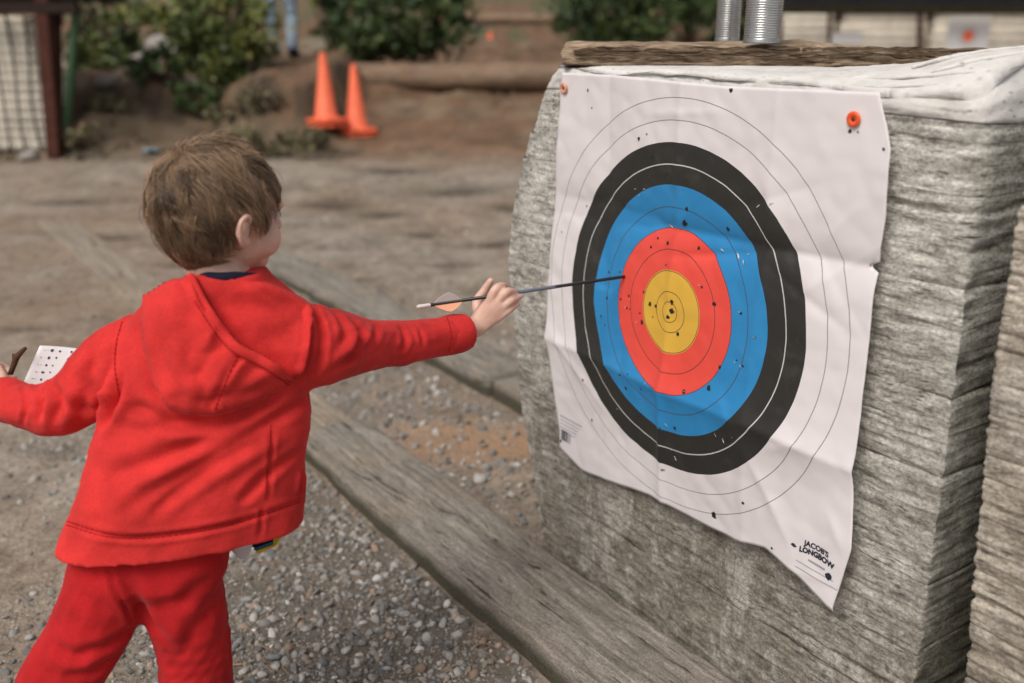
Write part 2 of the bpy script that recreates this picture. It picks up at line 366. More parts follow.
M_GROUND = ground_mat()
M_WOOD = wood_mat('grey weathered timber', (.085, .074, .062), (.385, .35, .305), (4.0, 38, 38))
M_WOOD2 = wood_mat('dusty flush timber', (.15, .122, .096), (.42, .36, .295), (2.0, 34, 34))
M_LOG = wood_mat('brown log', (.10, .07, .05), (.36, .255, .18), (1.2, 9, 9))
M_POST = plain('red brown post', (.075, .028, .02), .8, .3, 12, .3)
M_GREEN = plain('green painted steel', (.05, .115, .052), .6, .2, 10)
M_ROOF = plain('dark roofing', (.016, .016, .018), .75, .3, 8)
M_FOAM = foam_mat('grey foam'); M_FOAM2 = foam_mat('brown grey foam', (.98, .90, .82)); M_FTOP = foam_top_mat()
M_PAPER = paper_mat(); M_BARK = bark_mat(); M_SKIN = skin_mat()
M_RED = fabric('red fleece', (.60, .034, .032), 900, .2); M_REDP = fabric('red jersey trousers', (.45, .015, .018), 900, .2)
M_STONE = attr_mat('stone', .85, .4, 160); M_HAIR = attr_mat('hair', .38)
M_BLACK = plain('black ink', (.015, .015, .014), .6, .1)
M_CARBON = plain('black carbon shaft', (.014, .014, .015), .35, .1, 200, .02)
M_WHITE = plain('white plastic', (.72, .71, .70), .4, .04)
M_CREAM = plain('cream foam', (.82, .76, .65), .9, .16, 6, .3)
M_ORANGE = plain('fluorescent orange rubber', (.95, .17, .075), .6, .16, 9, .1)
M_PINORANGE = plain('orange plastic washer', (.80, .10, .025), .45, .12, 90)
M_PINPALE = plain('faded peach washer', (.66, .32, .21), .5, .2, 90)
M_INK = plain('dark blue print', (.02, .022, .045), .6, .1)
M_GREYINK = plain('grey fine print', (.33, .33, .36), .6, .1)
M_STEEL = plain('dull tin', (.42, .42, .42), .25, .12, 40, .08, Metallic=.9)
M_NAVY = plain('navy cotton', (.012, .014, .03), .85)
M_LEAF1 = leaf_mat('dark green leaves', (.02, .038, .011), (.058, .10, .026), (.16, .20, .06))
M_LEAF2 = leaf_mat('yellow green leaves', (.035, .055, .014), (.115, .155, .035), (.38, .36, .10))
M_LEAF3 = leaf_mat('dry weeds', (.07, .06, .035), (.16, .14, .07), (.30, .25, .14))
M_TWIG = plain('brown twig', (.085, .045, .026), .85, .3, 60, .4)

# ------------------------------------------------------------------ ground: one sheet to beyond the hill
def axis(a, b, fine, coarse, f0, f1):
    out = [a]; x = a
    while x < b:
        dist = 0 if f0 <= x <= f1 else min(abs(x - f0), abs(x - f1))
        x += min(coarse, fine * (1 + dist * (.75 if dist < 9 else 2.2))); out.append(x)
    return out
gx = axis(-90, 90, .032, 3, -3.0, 1.0); gy = axis(-20, 150, .032, 3, 1.0, 4.5)
TX = Vector((.5702, -.8215, 0)); TY = Vector((.8215, .5702, 0)); TC = Vector((.3164, 1.7778, 0))   # the target's own right and inward directions, and its foot
def loc2(x, y): p = Vector((x, y, 0)) - TC; return p.dot(TX), p.dot(TY)
def on_thing(x, y):
    a, b = loc2(x, y)
    if -9 < a < 2 and (-.255 < b < .005): return True
    if b >= .005 and a > -.57: return True
    if -7 < a < -1.3 and .54 < b < .77: return True
    return False
def density(x, y):
    a, b = loc2(x, y)
    d = .05 + .13 * fbm(x * 1.6, y * 1.6, 4) + .35 * sm(2.3, 1.7, y) * sm(-1.3, -.8, x)
    if b < -.25: d += .75 * math.exp(-((b + .3) / .45) ** 2) * sm(-3.2, -1.2, a) + .45 * sm(3.2, 2.0, y) * sm(-1.15, -.4, x)
    if 0 < b < .6: d += .45 + .3 * fbm(x * 2, y * 2, 8)
    if b > .75: d += .02 + .4 * math.exp(-((a + 2.6) / .7) ** 2 - ((b - 1.1) / .35) ** 2)
    sx = math.exp(-(((x + .12 - (y - 2.92) * .2) / .34) ** 2 + ((y - 2.92) / .15) ** 2)); d *= 1 - .75 * sx
    return d
GV, soil = [], []
for y in gy:
    for x in gx:
        z = gz(x, y); GV.append((x, y, z))
        a = 0; c = (.2, .15, .11)
        s1 = math.exp(-(((x + .12 - (y - 2.92) * .2) / .34) ** 2 + ((y - 2.92) / .17) ** 2)) if y < 4 else 0
        s1 *= .6 + .8 * max(0, .5 + fbm(x * 5, y * 5, 9))
        if s1 > .04: a = min(.85, s1 * 1.1); c = (.36, .225, .14)
        for mx, my, sx, sy in HOLES:
            q = ((x - mx) / sx) ** 2 + ((y - my) / sy) ** 2
            if q < 2.5: a = max(a, .85 * math.exp(-q * .9)); c = (.045, .036, .026)
        if 1.0 < y < 4.2 and -2.4 < x < .8:
            dn = min(1, max(0, density(x, y) - .25)) * .85 * (1 - min(1, s1))
            if dn > a: a = dn; c = (.125, .108, .088)
        if y > 8.0:
            k = sm(8.0, 9.2, y) * .92; nn = fbm(x * .8, y * .8, 3)
            n3 = .5 + .5 * fbm(x * 3, y * 3, 6); m3 = .45 + .9 * n3; c2 = (.18 * m3, .105 * m3, .064 * m3) if nn < .12 else (.205 * m3, .145 * m3, .095 * m3)
            if x < -2.9 + .04 * (y - 10) and y < 30 and nn > -.1: c2 = (.25, .20, .15)
            if y > 20: c2 = (.165, .095, .058) if nn < .1 else (.11, .10, .055)
            bk = bank(x, y)
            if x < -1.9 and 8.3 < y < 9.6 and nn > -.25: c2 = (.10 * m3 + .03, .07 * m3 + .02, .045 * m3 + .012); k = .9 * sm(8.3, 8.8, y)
            if .03 < bk < .38 and y < 11: c2 = (.055, .038, .024) if n3 < .55 else (.14, .085, .05); k = .92  # dark earth of the step, its shade painted into the soil colour
            if k > a: a, c = k, c2
        soil.append((*c, a))
nx = len(gx); GF = [(j * nx + i, j * nx + i + 1, (j + 1) * nx + i + 1, (j + 1) * nx + i) for j in range(len(gy) - 1) for i in range(nx - 1)]
ground = mk('ground', GV, GF, M_GROUND); tag(ground, 'dirt yard with gravel rising to a brown bank', None, None, 'structure')
at = ground.data.color_attributes.new('soil', 'FLOAT_COLOR', 'POINT'); at.data.foreach_set('color', np.array(soil, np.float32).ravel())

# stones
def rock_proto(seed, sub=1):
    bm = bmesh.new(); bmesh.ops.create_icosphere(bm, subdivisions=sub + 1, radius=1)
    for v in bm.verts:
        k = 1 + .35 * noise.noise(v.co * 1.3 + Vector((seed * 7.3, 0, 0))) + .12 * noise.noise(v.co * 3 + Vector((0, seed * 3.1, 0)))
        v.co = Vector((v.co.x * 1.15, v.co.y * .9, v.co.z * .68)) * k
    V = np.array([v.co[:] for v in bm.verts]); F = np.array([[x.index for x in f.verts] for f in bm.faces]); bm.free(); return V, F
PROTO = [rock_proto(k) for k in range(10)]
PAL = np.array([(.26, .25, .235), (.35, .335, .315), (.18, .178, .17), (.29, .26, .225), (.44, .42, .39), (.22, .19, .155), (.33, .24, .18), (.20, .21, .215), (.52, .50, .47)])
PW = np.array([.22, .2, .15, .13, .1, .08, .05, .05, .02]); PW /= PW.sum()
pos, siz = [], []
while len(pos) < 38000:
    y = 1.1 + 3.9 * random.random() ** 1.9; x = random.uniform(-.62 * y - .3, .12 * y + .22)
    if on_thing(x, y) or random.random() > density(x, y): continue
    r = min(.0105, .0022 * random.random() ** -.46)
    if y > 2.6: r *= 1.25
    if random.random() < .05: y = random.uniform(4.5, 9); x = random.uniform(-.6 * y, 0); r = random.uniform(.004, .010) * (1.6 if random.random() < .05 else 1)
    if on_thing(x, y) or (y > 4.5 and fbm(x * .7, y * .9, 31) < -.05): continue
    pos.append((x, y, gz(x, y) + r * .15)); siz.append(r)
pos = np.array(pos); siz = np.array(siz); n = len(pos)
ang = rng.uniform(0, 2 * np.pi, n); tl = rng.normal(0, .4, (n, 2))
Vs, Fs, Cs = [], [], []; off = 0
cid = rng.choice(len(PAL), n, p=PW); pid = rng.integers(0, 10, n) + np.where(siz < .0042, 10, 0)
PROTO = PROTO + [rock_proto(k + 20, 0) for k in range(10)]
for k, (pv, pf) in enumerate(PROTO):
    m = np.where(pid == k)[0]; q = pv[None] * siz[m][:, None, None] * rng.uniform(.75, 1.25, (len(m), 1, 3))
    c, s = np.cos(ang[m])[:, None], np.sin(ang[m])[:, None]
    X = q[:, :, 0] * c - q[:, :, 1] * s; Y = q[:, :, 0] * s + q[:, :, 1] * c; Z = q[:, :, 2] + X * tl[m][:, :1] + Y * tl[m][:, 1:]
    V = np.stack([X, Y, Z], 2) + pos[m][:, None]
    Vs.append(V.reshape(-1, 3)); Fs.append((pf[None] + (off + np.arange(len(m)) * len(pv))[:, None, None]).reshape(-1, 3)); off += len(m) * len(pv)
    cc = PAL[cid[m]] * rng.uniform(.65, 1.25, (len(m), 1)); Cs.append(np.repeat(cc, len(pv), 0))
Vs, Fs, Cs = np.concatenate(Vs), np.concatenate(Fs), np.concatenate(Cs)
def mesh_np(name, V, F, cols=None):
    me = bpy.data.meshes.new(name); k = F.shape[1]
    me.vertices.add(len(V)); me.vertices.foreach_set('co', np.ascontiguousarray(V, np.float32).ravel())
    me.loops.add(F.size); me.loops.foreach_set('vertex_index', np.ascontiguousarray(F, np.int32).ravel())
    me.polygons.add(len(F)); me.polygons.foreach_set('loop_start', np.arange(0, F.size, k, dtype=np.int32))
    me.update(calc_edges=True); me.validate()
    if cols is not None:
        a = me.color_attributes.new('col', 'FLOAT_COLOR', 'POINT'); a.data.foreach_set('color', np.concatenate([cols, np.ones((len(cols), 1))], 1).astype(np.float32).ravel())
    return me
gravel = link('gravel', mesh_np('gravel', Vs, Fs, Cs), M_STONE, None, False); tag(gravel, 'small grey gravel scattered over the dirt', None, None, 'stuff')
stone_me = []
for k in range(18):
    pv, pf = PROTO[k % 10]; me = mesh_np('stone', pv, pf, np.repeat(PAL[[0, 1, 2, 3, 4, 5, 6, 7, 8, 1, 0, 3, 4, 6, 2, 7, 1, 0][k]][None] * (.85 + .3 * (k % 3) / 2), len(pv), 0)); me.materials.append(M_STONE); stone_me.append(me)
BIG = [(427, 640, .0125, 4), (290, 650, .013, 6), (468, 590, .0, 0), (480, 482, .024, 4), (525, 345, 0, 0), (383, 612, .013, 2), (425, 590, 0, 1), (330, 533, .012, 6), (333, 549, .011, 6), (277, 660, .011, 7), (458, 675, .014, 4), (120, 655, .009, 2), (30, 640, .012, 1), (493, 455, .016, 2), (440, 455, .014, 5), (512, 497, .013, 4), (465, 440, .012, 0), (395, 440, .012, 3), (128, 520, .012, 2), (110, 538, .008, 8), (85, 493, .0, 0), (640, 300, 0, 0)]
cnt = 0
def put_stone(p, r, k):
    o = bpy.data.objects.new('stone', stone_me[k % 18]); COL.objects.link(o); o.parent = ground
    o.location = (p[0], p[1], p[2] + r * .25); o.scale = (r, r * random.uniform(.75, 1.1), r * random.uniform(.7, 1.15)); o.rotation_euler = (random.gauss(0, .3), random.gauss(0, .3), random.uniform(0, 6.28))
for px, py, r, k in BIG:
    if r: put_stone(G(px, py), r, k); cnt += 1
while cnt < 296:
    y = 1.45 + 2.6 * random.random() ** 1.5; x = random.uniform(-.6 * y, .1 * y)
    if on_thing(x, y) or random.random() > density(x, y): continue
    put_stone((x, y, gz(x, y)), random.uniform(.008, .0135), random.randrange(18)); cnt += 1

Vl, Fl = [], []
for k in range(70):
    c = G(random.gauss(487, 9), random.gauss(645, 9)) if k < 16 else G(random.uniform(180, 500), random.uniform(470, 680))
    if k >= 16 and on_thing(c.x, c.y): continue
    a = random.uniform(0, 3.14); l = random.uniform(.012, .03); u = Vector((math.cos(a), math.sin(a), random.uniform(-.2, .2))) * l; v = Vector((-math.sin(a), math.cos(a), 0)) * .0009; b0 = len(Vl); c = c + Vector((0, 0, .009))
    for q in (-1, 1): Vl += [c + u * q - v, c + u * q + v, c + u * q + Vector((0, 0, .0015))]
    Fl += [(b0, b0 + 1, b0 + 4, b0 + 3), (b0 + 1, b0 + 2, b0 + 5, b0 + 4), (b0 + 2, b0, b0 + 3, b0 + 5)]
st_ = mk('straw', Vl, Fl, plain('dry straw', (.36, .22, .13), .8, .3), None, False); tag(st_, 'dry pine needles and straw bits on the gravel', None, None, 'stuff')

# ------------------------------------------------------------------ timbers
def beam(name, x0, x1, y0, y1, z0, z1, label, seed, mat=None):
    root = empty(name, TC + TX * x0 + TY * ((y0 + y1) / 2), math.atan2(TX.y, TX.x)); L = x1 - x0; wd = y1 - y0; h = z1 - z0
    n = max(8, int(L / .014)); prof = []
    for k in range(49): prof.append((-wd / 2 + wd * k / 48, h))
    side = [(wd / 2, h * .6), (wd / 2, h * .2), (wd / 2, 0), (-wd / 2, 0), (-wd / 2, h * .3), (-wd / 2, h * .7)]
    prof = prof[:1] + [p for q in range(1) for p in prof[1:]] + side
    V, F = [], []
    for i in range(n + 1):
        x = L * i / n; e = min(i, n - i)
        for j, (py, pz) in enumerate(prof):
            yy = py + .006 * nz(x * 3, seed, py * 3) + .004 * nz(x * 14, seed + 5, py * 9); zz = pz
            if pz > 0:
                edge = abs(abs(py) - wd / 2) < 1e-4
                wy = py + .012 * nz(x * 3, py * 8, seed + 4); zz += .006 * nz(x * 2, py * 4, seed) + .0030 * nz(x * 2.2, wy * 70, seed + 2) + .0022 * nz(x * 4, wy * 150, seed) - .007 * max(0, nz(x * 1.6, wy * 55, seed + 6) - .38) / .3 + .0012 * nz(x * 40, py * 60, seed)
                if edge and pz > h * .9: zz -= .008 + .012 * max(0, nz(x * 4, seed + 9)); yy *= 1 - .03
            if e == 0: yy *= .97; zz *= .96
            V.append((x + .006 * nz(py * 30, pz * 20, seed) * (e < 2), yy, zz + z0))
    m = len(prof)
    for i in range(n):
        for j in range(m): F.append((i * m + j, (i + 1) * m + j, (i + 1) * m + (j + 1) % m, i * m + (j + 1) % m))
    F.append(tuple(range(m))); F.append(tuple(n * m + j for j in reversed(range(m))))
    bpy.data.objects.remove(root)
    o = mk(name, V, F, mat or M_WOOD, None, True)
    o.location = TC + TX * x0 + TY * ((y0 + y1) / 2); o.rotation_euler = (0, 0, math.atan2(TX.y, TX.x))
    tag(o, label, 'timber', 'weathered timbers laid on the ground'); return o
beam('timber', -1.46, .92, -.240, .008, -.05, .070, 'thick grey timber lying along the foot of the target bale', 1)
beam('timber', -3.9, -1.475, -.245, -.008, -.06, .058, 'grey timber continuing behind the boy in red, end to end with the thick one', 2, M_WOOD2)
beam('timber', -6.6, -3.93, -.24, -.01, -.06, .044, 'timber nearly buried in dirt left of the boy', 3, M_WOOD2)
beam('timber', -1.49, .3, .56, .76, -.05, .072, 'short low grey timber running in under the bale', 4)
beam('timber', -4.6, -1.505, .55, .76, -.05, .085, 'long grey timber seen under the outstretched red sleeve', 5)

# ------------------------------------------------------------------ foam bales
RZ = math.atan2(TX.y, TX.x)
def foam_bale(x0f, x1f, depth, zs, label, mat, topmat, seed, nx=150, bulge=None):
    root = empty('foam_bale', TC + TY * .015, RZ); tag(root, label, 'foam bale', 'layered foam bales')
    def seam(x, y, k): return zs[k] + (0 if k == 0 else (.010 * nz(x * 2.1, k * 3.7 + seed, y * 2) + .005 * nz(x * 7, k * 1.7 + seed, y * 5)) * min(1, (zs[min(k, len(zs) - 2) + (0 if k == len(zs) - 1 else 1)] - zs[k - 1]) * 14))
    for k in range(len(zs) - 1):
        top = k == len(zs) - 2
        zm = (zs[k] + zs[k + 1]) / 2; xa, xb = x0f(zm), x1f(zm)
        jit = random.uniform(-.0008, .0008) - .009; ga, gb = random.random(), random.random()
        # outline walked counter-clockwise: front, right side, back, left side with rounded corners
        cr = .014 + .036 * sm(.92, 1.12, zm) * (x1f(0) < 1)
        out = []
        nf = nx
        def arc(cx, cy, a0, a1, n):
            for i in range(n): t = a0 + (a1 - a0) * i / n; out.append((cx + cr * math.cos(t), cy + cr * math.sin(t)))
        for i in range(nf): out.append((xa + cr + (xb - xa - 2 * cr) * i / nf, 0))
        arc(xb - cr, cr, -math.pi / 2, 0, 6)
        for i in range(24): out.append((xb, cr + (depth - 2 * cr) * i / 24))
        arc(xb - cr, depth - cr, 0, math.pi / 2, 3)
        for i in range(14): out.append((xb - cr - (xb - xa - 2 * cr) * i / 14, depth))
        arc(xa + cr, depth - cr, math.pi / 2, math.pi, 3)
        for i in range(14): out.append((xa, depth - cr - (depth - 2 * cr) * i / 14))
        arc(xa + cr, cr, math.pi, 1.5 * math.pi, 6)
        no = len(out); N = []
        for i in range(no):
            a, b = Vector(out[i - 1]), Vector(out[(i + 1) % no]); t = (b - a).normalized(); N.append(Vector((t.y, -t.x)))
        nr = max(8, int((zs[k + 1] - zs[k]) / .0036)); rows = [q / nr for q in range(nr + 1)]
        V, F = [], []
        for ri, f in enumerate(rows):
            for i, (x, y) in enumerate(out):
                za, zb = seam(x, y, k) + .0002, seam(x, y, k + 1) - .0002
                if top and bulge: zb += bulge(x, y)
                z = za + (zb - za) * f
                rough = .35 + .65 * sm(.15, .45, x)
                if top: inset = .003 * (f < .04) + .045 * max(0, f - .5) ** 2
                else:
                    op = max(0, nz(x * 1.9 + y, (k + (f > .5)) * 2.3, seed) - .25 + .45 * sm(.1, .5, x) * ((k * 7 + (f > .5) * 7) % 5 > 2)); inset = .012 * op * abs(2 * f - 1) ** 9
                wv = z + .008 * nz(x * 2.2, y * 2.2, seed + 3) + .003 * nz(x * 9, y * 9, seed + 7)
                st = .0022 * nz(x * 1.6, y * 1.6, wv * 62 + seed) + .0028 * nz(x * 5, y * 5, wv * 140 + seed) + .0024 * nz(x * 16, y * 16, wv * 210)
                cr_ = nz(x * 2.6, y * 2.6, wv * 42 + seed * 2)
                st -= .007 * max(0, cr_ - .36) / .3
                zz = min(max(z, 0), 1.25); q0, q1 = x0f(zz), x1f(zz); x = q0 + (x - xa) / (xb - xa) * (q1 - q0)
                h = jit + .006 * nz(x * 3, y * 3 + seed, z * 3) + .0022 * nz(x * 40, y * 40, z * 60) + .0018 * nz(x * 85, y * 85, z * 110) + st * rough * (1 - .55 * sm(.10, .015, q1 - x)) * (1 if not top else .8) + (.007 * nz(x * 11, y * 11, 4) + .005 * nz(x * 37, y * 37, z * 30) if top else 0) - inset
                V.append((x + N[i].x * h, y + N[i].y * h, z))
        for r in range(len(rows) - 1):
            for i in range(no): F.append((r * no + i, r * no + (i + 1) % no, (r + 1) * no + (i + 1) % no, (r + 1) * no + i))
        # caps: inner loops drawn towards the middle
        def cap(row, up):
            nonlocal V, F
            prev = list(range(row * no, row * no + no))
            cx, cy = (xa + xb) / 2, depth / 2
            for s in (.97, .9, .78, .6, .38, .15):
                cur = []
                for i in range(no):
                    x = cx + (out[i][0] - cx) * s; y = cy + (out[i][1] - cy) * s
                    z = seam(x, y, k + (1 if up else 0)) - (.0008 if up else -.0008)
                    if up and top:
                        z += (bulge(x, y) if bulge else 0) + .006 * fbm(x * 9, y * 9, seed) * (s < .98)
                    cur.append(len(V)); V.append((x, y, z))
                for i in range(no):
                    q = (prev[i], prev[(i + 1) % no], cur[(i + 1) % no], cur[i]); F.append(q if up else q[::-1])
                prev = cur
            F.append(tuple(prev) if up else tuple(reversed(prev)))
        if top or k == 0: cap(len(rows) - 1, True)
        if not top:
            pass
        lay = mk('foam_layer', V, F, topmat if top else mat, root)
        if top: lay['label'] = 'pale fluffy top layer of the bale'
    return root
def layers(z0, z1, seed, lo=.030, hi=.085):
    r = random.Random(seed); z = [z0]
    while z[-1] < z1 - .115: z.append(z[-1] + r.uniform(lo, hi))
    z.append(z1 - .052); z.append(z1); return z
LEFT = [(0, -0.469), (0.13, -0.469), (0.25, -0.514), (0.4, -0.554), (0.55, -0.579), (0.68, -0.602), (0.77, -0.616), (0.88, -0.599), (0.97, -0.576), (1.05, -0.562), (1.12, -0.529), (1.17, -0.504), (1.21, -0.472), (1.25, -0.444)]
RIGHT = [(0, .585), (.3, .58), (.9, .570), (1.0, .562), (1.12, .560), (1.2, .556), (1.26, .55)]
def bul(x, y): return -.026 * sm(.05, .5, x) * sm(.20, .0, y) - .012 * sm(.07, .0, y) * (1 + nz(x * 6, 3)) + .047 * math.exp(-((x - .46) / .2) ** 2 - ((y - .32) / .24) ** 2) + .02 * math.exp(-((x - .55) / .12) ** 2 - ((y - .1) / .12) ** 2)
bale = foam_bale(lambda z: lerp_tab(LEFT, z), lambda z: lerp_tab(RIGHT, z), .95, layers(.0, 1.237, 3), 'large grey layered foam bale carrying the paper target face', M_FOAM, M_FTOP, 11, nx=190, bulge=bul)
LEFT2 = [(0, .66), (.335, .641), (.546, .624), (.755, .612), (.905, .606), (1.075, .600), (1.14, .606), (1.19, .63), (1.25, .66)]
foam_bale(lambda z: lerp_tab(LEFT2, z), lambda z: 1.75, .95, layers(.0, 1.215, 8, .03, .07), 'brownish layered foam bale cut off at the right, beside the paper target bale', M_FOAM2, M_FOAM2, 57, nx=70)
# split slivers in the white rind
for k, (xa, ya, xb, yb, wd) in enumerate(((.24, .035, .47, .05, .008), (.27, .075, .50, .085, .010), (.40, .10, .55, .19, .012), (.49, .18, .58, .36, .012), (.34, .14, .44, .30, .010))):
    V = []; n = 14; a = Vector((xa, ya, 0)); c = Vector((xb, yb, 0)); d = (c - a).normalized(); sdv = Vector((-d.y, d.x, 0))
    for q in range(n + 1):
        t = q / n; p = a.lerp(c, t) + sdv * .004 * nz(t * 5, k); wq = wd * .55 * (1 - t) ** .8 * (.3 + .7 * min(1, t * 6)) + .0006; lift = .0045 * (1 - t) * min(1, t * 5) + .0015 * nz(t * 9, k, 3)
        zt = 1.237 + bul(p.x, p.y)
        V += [p - sdv * wq + Vector((0, 0, zt - .004)), p - sdv * wq * .8 + Vector((0, 0, zt + lift)), p + sdv * wq + Vector((0, 0, zt + lift * .5)), p + sdv * wq * 1.1 + Vector((0, 0, zt - .004))]
    F = [(4 * q + m, 4 * q + 4 + m, 4 * q + 4 + (m + 1) % 4, 4 * q + (m + 1) % 4) for q in range(n) for m in range(4)] + [(0, 1, 2, 3), (4 * n + 3, 4 * n + 2, 4 * n + 1, 4 * n)]
    mk('foam_sliver', V, F, M_FTOP, bale)

# ------------------------------------------------------------------ paper target face
US = [-.40, -.215, -.005, .215, .44]; VSR = [-.44, -.16, .16, .44]
HG = [[.010, .006, .004, .010, .024], [.006, .016, .028, .032, .014], [.004, .003, .012, .020, .010], [.004, .014, .017, .014, .008]]
def bil(u, v):
    i = max(0, min(3, next((k for k in range(4) if u < US[k + 1]), 3))); j = max(0, min(2, next((k for k in range(3) if v < VSR[k + 1]), 2)))
    a = min(1, max(0, (u - US[i]) / (US[i + 1] - US[i]))); b = min(1, max(0, (v - VSR[j]) / (VSR[j + 1] - VSR[j])))
    return (HG[j][i] * (1 - a) + HG[j][i + 1] * a) * (1 - b) + (HG[j + 1][i] * (1 - a) + HG[j + 1][i + 1] * a) * b
CR = []
_r = random.Random(5)
for _ in range(26):
    a = _r.uniform(0, 3.14); CR.append((_r.uniform(-.38, .42), _r.uniform(-.42, .42), math.cos(a), math.sin(a), _r.uniform(.04, .15), _r.uniform(-.0032, .0032), _r.uniform(.006, .018)))
CR += [(-.215, .10, .35, .94, .10, -.006, .012), (.10, .13, .95, .2, .16, -.006, .012), (-.005, -.25, .05, 1, .2, .006, .010), (.25, -.25, .6, -.8, .18, .005, .014), (-.3, -.2, .8, -.5, .14, .004, .012), (.3, .1, .9, -.4, .14, -.004, .014)]
def paper_h(u, v):
    h = .011 + bil(u, v)
    for c, a, s in ((-.215, -.0035, .02), (-.005, .003, .016), (.215, .0025, .02)): h += 1.6 * a * math.exp(-abs(u - c) / s) * (1 if c != -.215 or v > 0 else .3)
    h += -.0085 * math.exp(-abs(v - .16 - .02 * u) / .03) * (.6 + .8 * sm(-.3, .1, abs(u - .05)))
    h += .011 * math.exp(-abs(v + .16 - .012 * nz(u * 3, 1)) / .035)
    h += .0045 * nz(u * 6, v * 6, 3) + .0022 * abs(nz(u * 15 + v * 6, v * 13, 8)) + .0010 * nz(u * 40, v * 36, 2)
    for cu, cv_, dx, dy, ln, am, wd in CR:
        t = (u - cu) * dx + (v - cv_) * dy
        if abs(t) < ln: h += am * math.exp(-abs((v - cv_) * dx - (u - cu) * dy) / wd) * (1 - (t / ln) ** 2)
    h += .006 * max(0, nz(u * 7, 2.5, 4)) * sm(-.3, -.43, v)                     # wavy lower edge
    h += .004 * sm(.36, .44, abs(u)) * nz(v * 8, u * 2, 6)
    return max(.009, h)
UL = [(-.45, -.347), (-.38, -.352), (-.30, -.378), (-.16, -.412), (.0, -.41), (.15, -.40), (.3, -.385), (.45, -.371)]
UR = [(-.45, .445), (-.42, .432), (-.30, .452), (-.17, .437), (-.05, .433), (.10, .428), (.16, .425), (.25, .432), (.35, .428), (.385, .415), (.43, .395), (.45, .39)]
VB = [(-.42, -.42), (-.35, -.417), (-.27, -.447), (-.19, -.438), (-.05, -.415), (.1, -.412), (.2, -.405), (.27, -.385), (.35, -.40), (.42, -.425), (.46, -.43)]
VT = [(-.42, .430), (-.2, .432), (.1, .425), (.3, .428), (.45, .43)]
NU, NV = 150, 150
PV, PF, PUV = [], [], []
for j in range(NV + 1):
    for i in range(NU + 1):
        a, b = i / NU, j / NV; u, v = -.37 + .8 * a, -.43 + .86 * b
        for _ in range(3):
            ul, ur = lerp_tab(UL, v), lerp_tab(UR, v); u = ul + (ur - ul) * a
            vb, vt = lerp_tab(VB, u), lerp_tab(VT, u); v = vb + (vt - vb) * b
        if 0.688 < b < .705 and a > .992: u -= .012                                # little torn notch in the right edge
        PV.append((u, -paper_h(u, v), v)); PUV.append((u, v))
pz = .791
for j in range(NV):
    for i in range(NU): PF.append((j * (NU + 1) + i, j * (NU + 1) + i + 1, (j + 1) * (NU + 1) + i + 1, (j + 1) * (NU + 1) + i))
face = mk('paper_target', PV, PF, M_PAPER); PO = TC + TY * .017; face.location = (PO.x, PO.y, pz); face.rotation_euler = (0, 0, RZ)
tag(face, 'creased paper archery target face with yellow, red, blue, black and white rings', 'target face')
uvl = face.data.uv_layers.new(name='print'); li = np.empty(len(face.data.loops), np.int32); face.data.loops.foreach_get('vertex_index', li)
uvl.data.foreach_set('uv', np.array(PUV, np.float32)[li].ravel())
md = face.modifiers.new('thickness', 'SOLIDIFY'); md.thickness = .0005; md.offset = -1 if True else 0
def decal(name, pts, faces, mat, lift=.0008, label=None):      # a thin mark lying on the paper, following its relief
    o = mk(name, [(u, -paper_h(u, v) - lift, v) for u, v in pts], faces, mat, face, False)
    if label: o['label'] = label
    return o
def blob(u, v, r, rag=.35, n=9, sx=1, sy=1):
    return [(u + sx * r * (1 + random.uniform(-rag, rag)) * math.cos(2 * math.pi * k / n), v + sy * r * (1 + random.uniform(-rag, rag)) * math.sin(2 * math.pi * k / n)) for k in range(n)]
N_ = np.array([-.8215, -.5702, 0])
def puv(px, py):                        # paper coordinates of a spot on the face, following its relief
    o = Vector((0, 0, CAMZ)); d = W(px, py, 1) - o; n = -TY; h = .02
    for _ in range(4):
        c = Vector((PO.x, PO.y, pz)) + n * h; k = (c - o).dot(n) / d.dot(n); P = o + d * k - c; h = paper_h(P.dot(TX), P.z)
    return P.dot(TX), P.z
HOLEPX = [(588, 90, 1.2), (592, 108, .9), (731, 90, 1.6), (639, 139, 1.5), (647, 134, .8), (652, 157, 1), (652, 176, 1), (667, 174, .8), (603, 218, 1), (587, 206, .9), (562, 232, .7), (599, 196, .9), (687, 209, 1.6), (685, 223, 2.4), (728, 229, 1.6), (651, 247, 1.2), (668, 243, 1.6), (658, 238, 1), (699, 248, 1.5), (666, 265, .8), (672, 302, 2), (672, 311, 2.4), (668, 317, 1.8), (650, 304, 1.8), (656, 306, 1.4), (653, 317, .8), (678, 334, 1.4), (644, 292, 1), (620, 272, 1), (609, 272, 1), (607, 298, 1.2), (621, 299, 1), (629, 296, 1.2), (627, 308, 1), (640, 313, .9), (642, 322, 1.6), (630, 309, .7), (601, 316, 1), (605, 325, .8), (714, 304, 1.8), (702, 287, 1), (741, 313, 1.2), (755, 337, .8), (620, 375, 1), (628, 374, .8), (626, 388, 1.6), (641, 389, 1), (583, 380, 1.2), (592, 420, 1.2), (660, 428, .8), (675, 428, 1.4), (684, 391, 2), (709, 388, 2.2), (720, 367, 1.4), (743, 366, 1), (737, 360, .8), (717, 437, 1), (727, 440, 1.4), (675, 455, 1), (662, 470, 1), (714, 515, 3.2), (743, 503, 1.2), (664, 470, .8), (561, 441, 1.4), (850, 131, 1.2), (858, 132, .8), (884, 149, 1), (830, 578, 1.6), (772, 548, 1), (602, 362, .8), (582, 285, .9), (586, 307, .8)]
for px, py, s in HOLEPX:
    u, v = puv(px, py); r = s * .0024
    decal('arrow_hole', blob(u, v, r), [tuple(range(9))], M_BLACK)
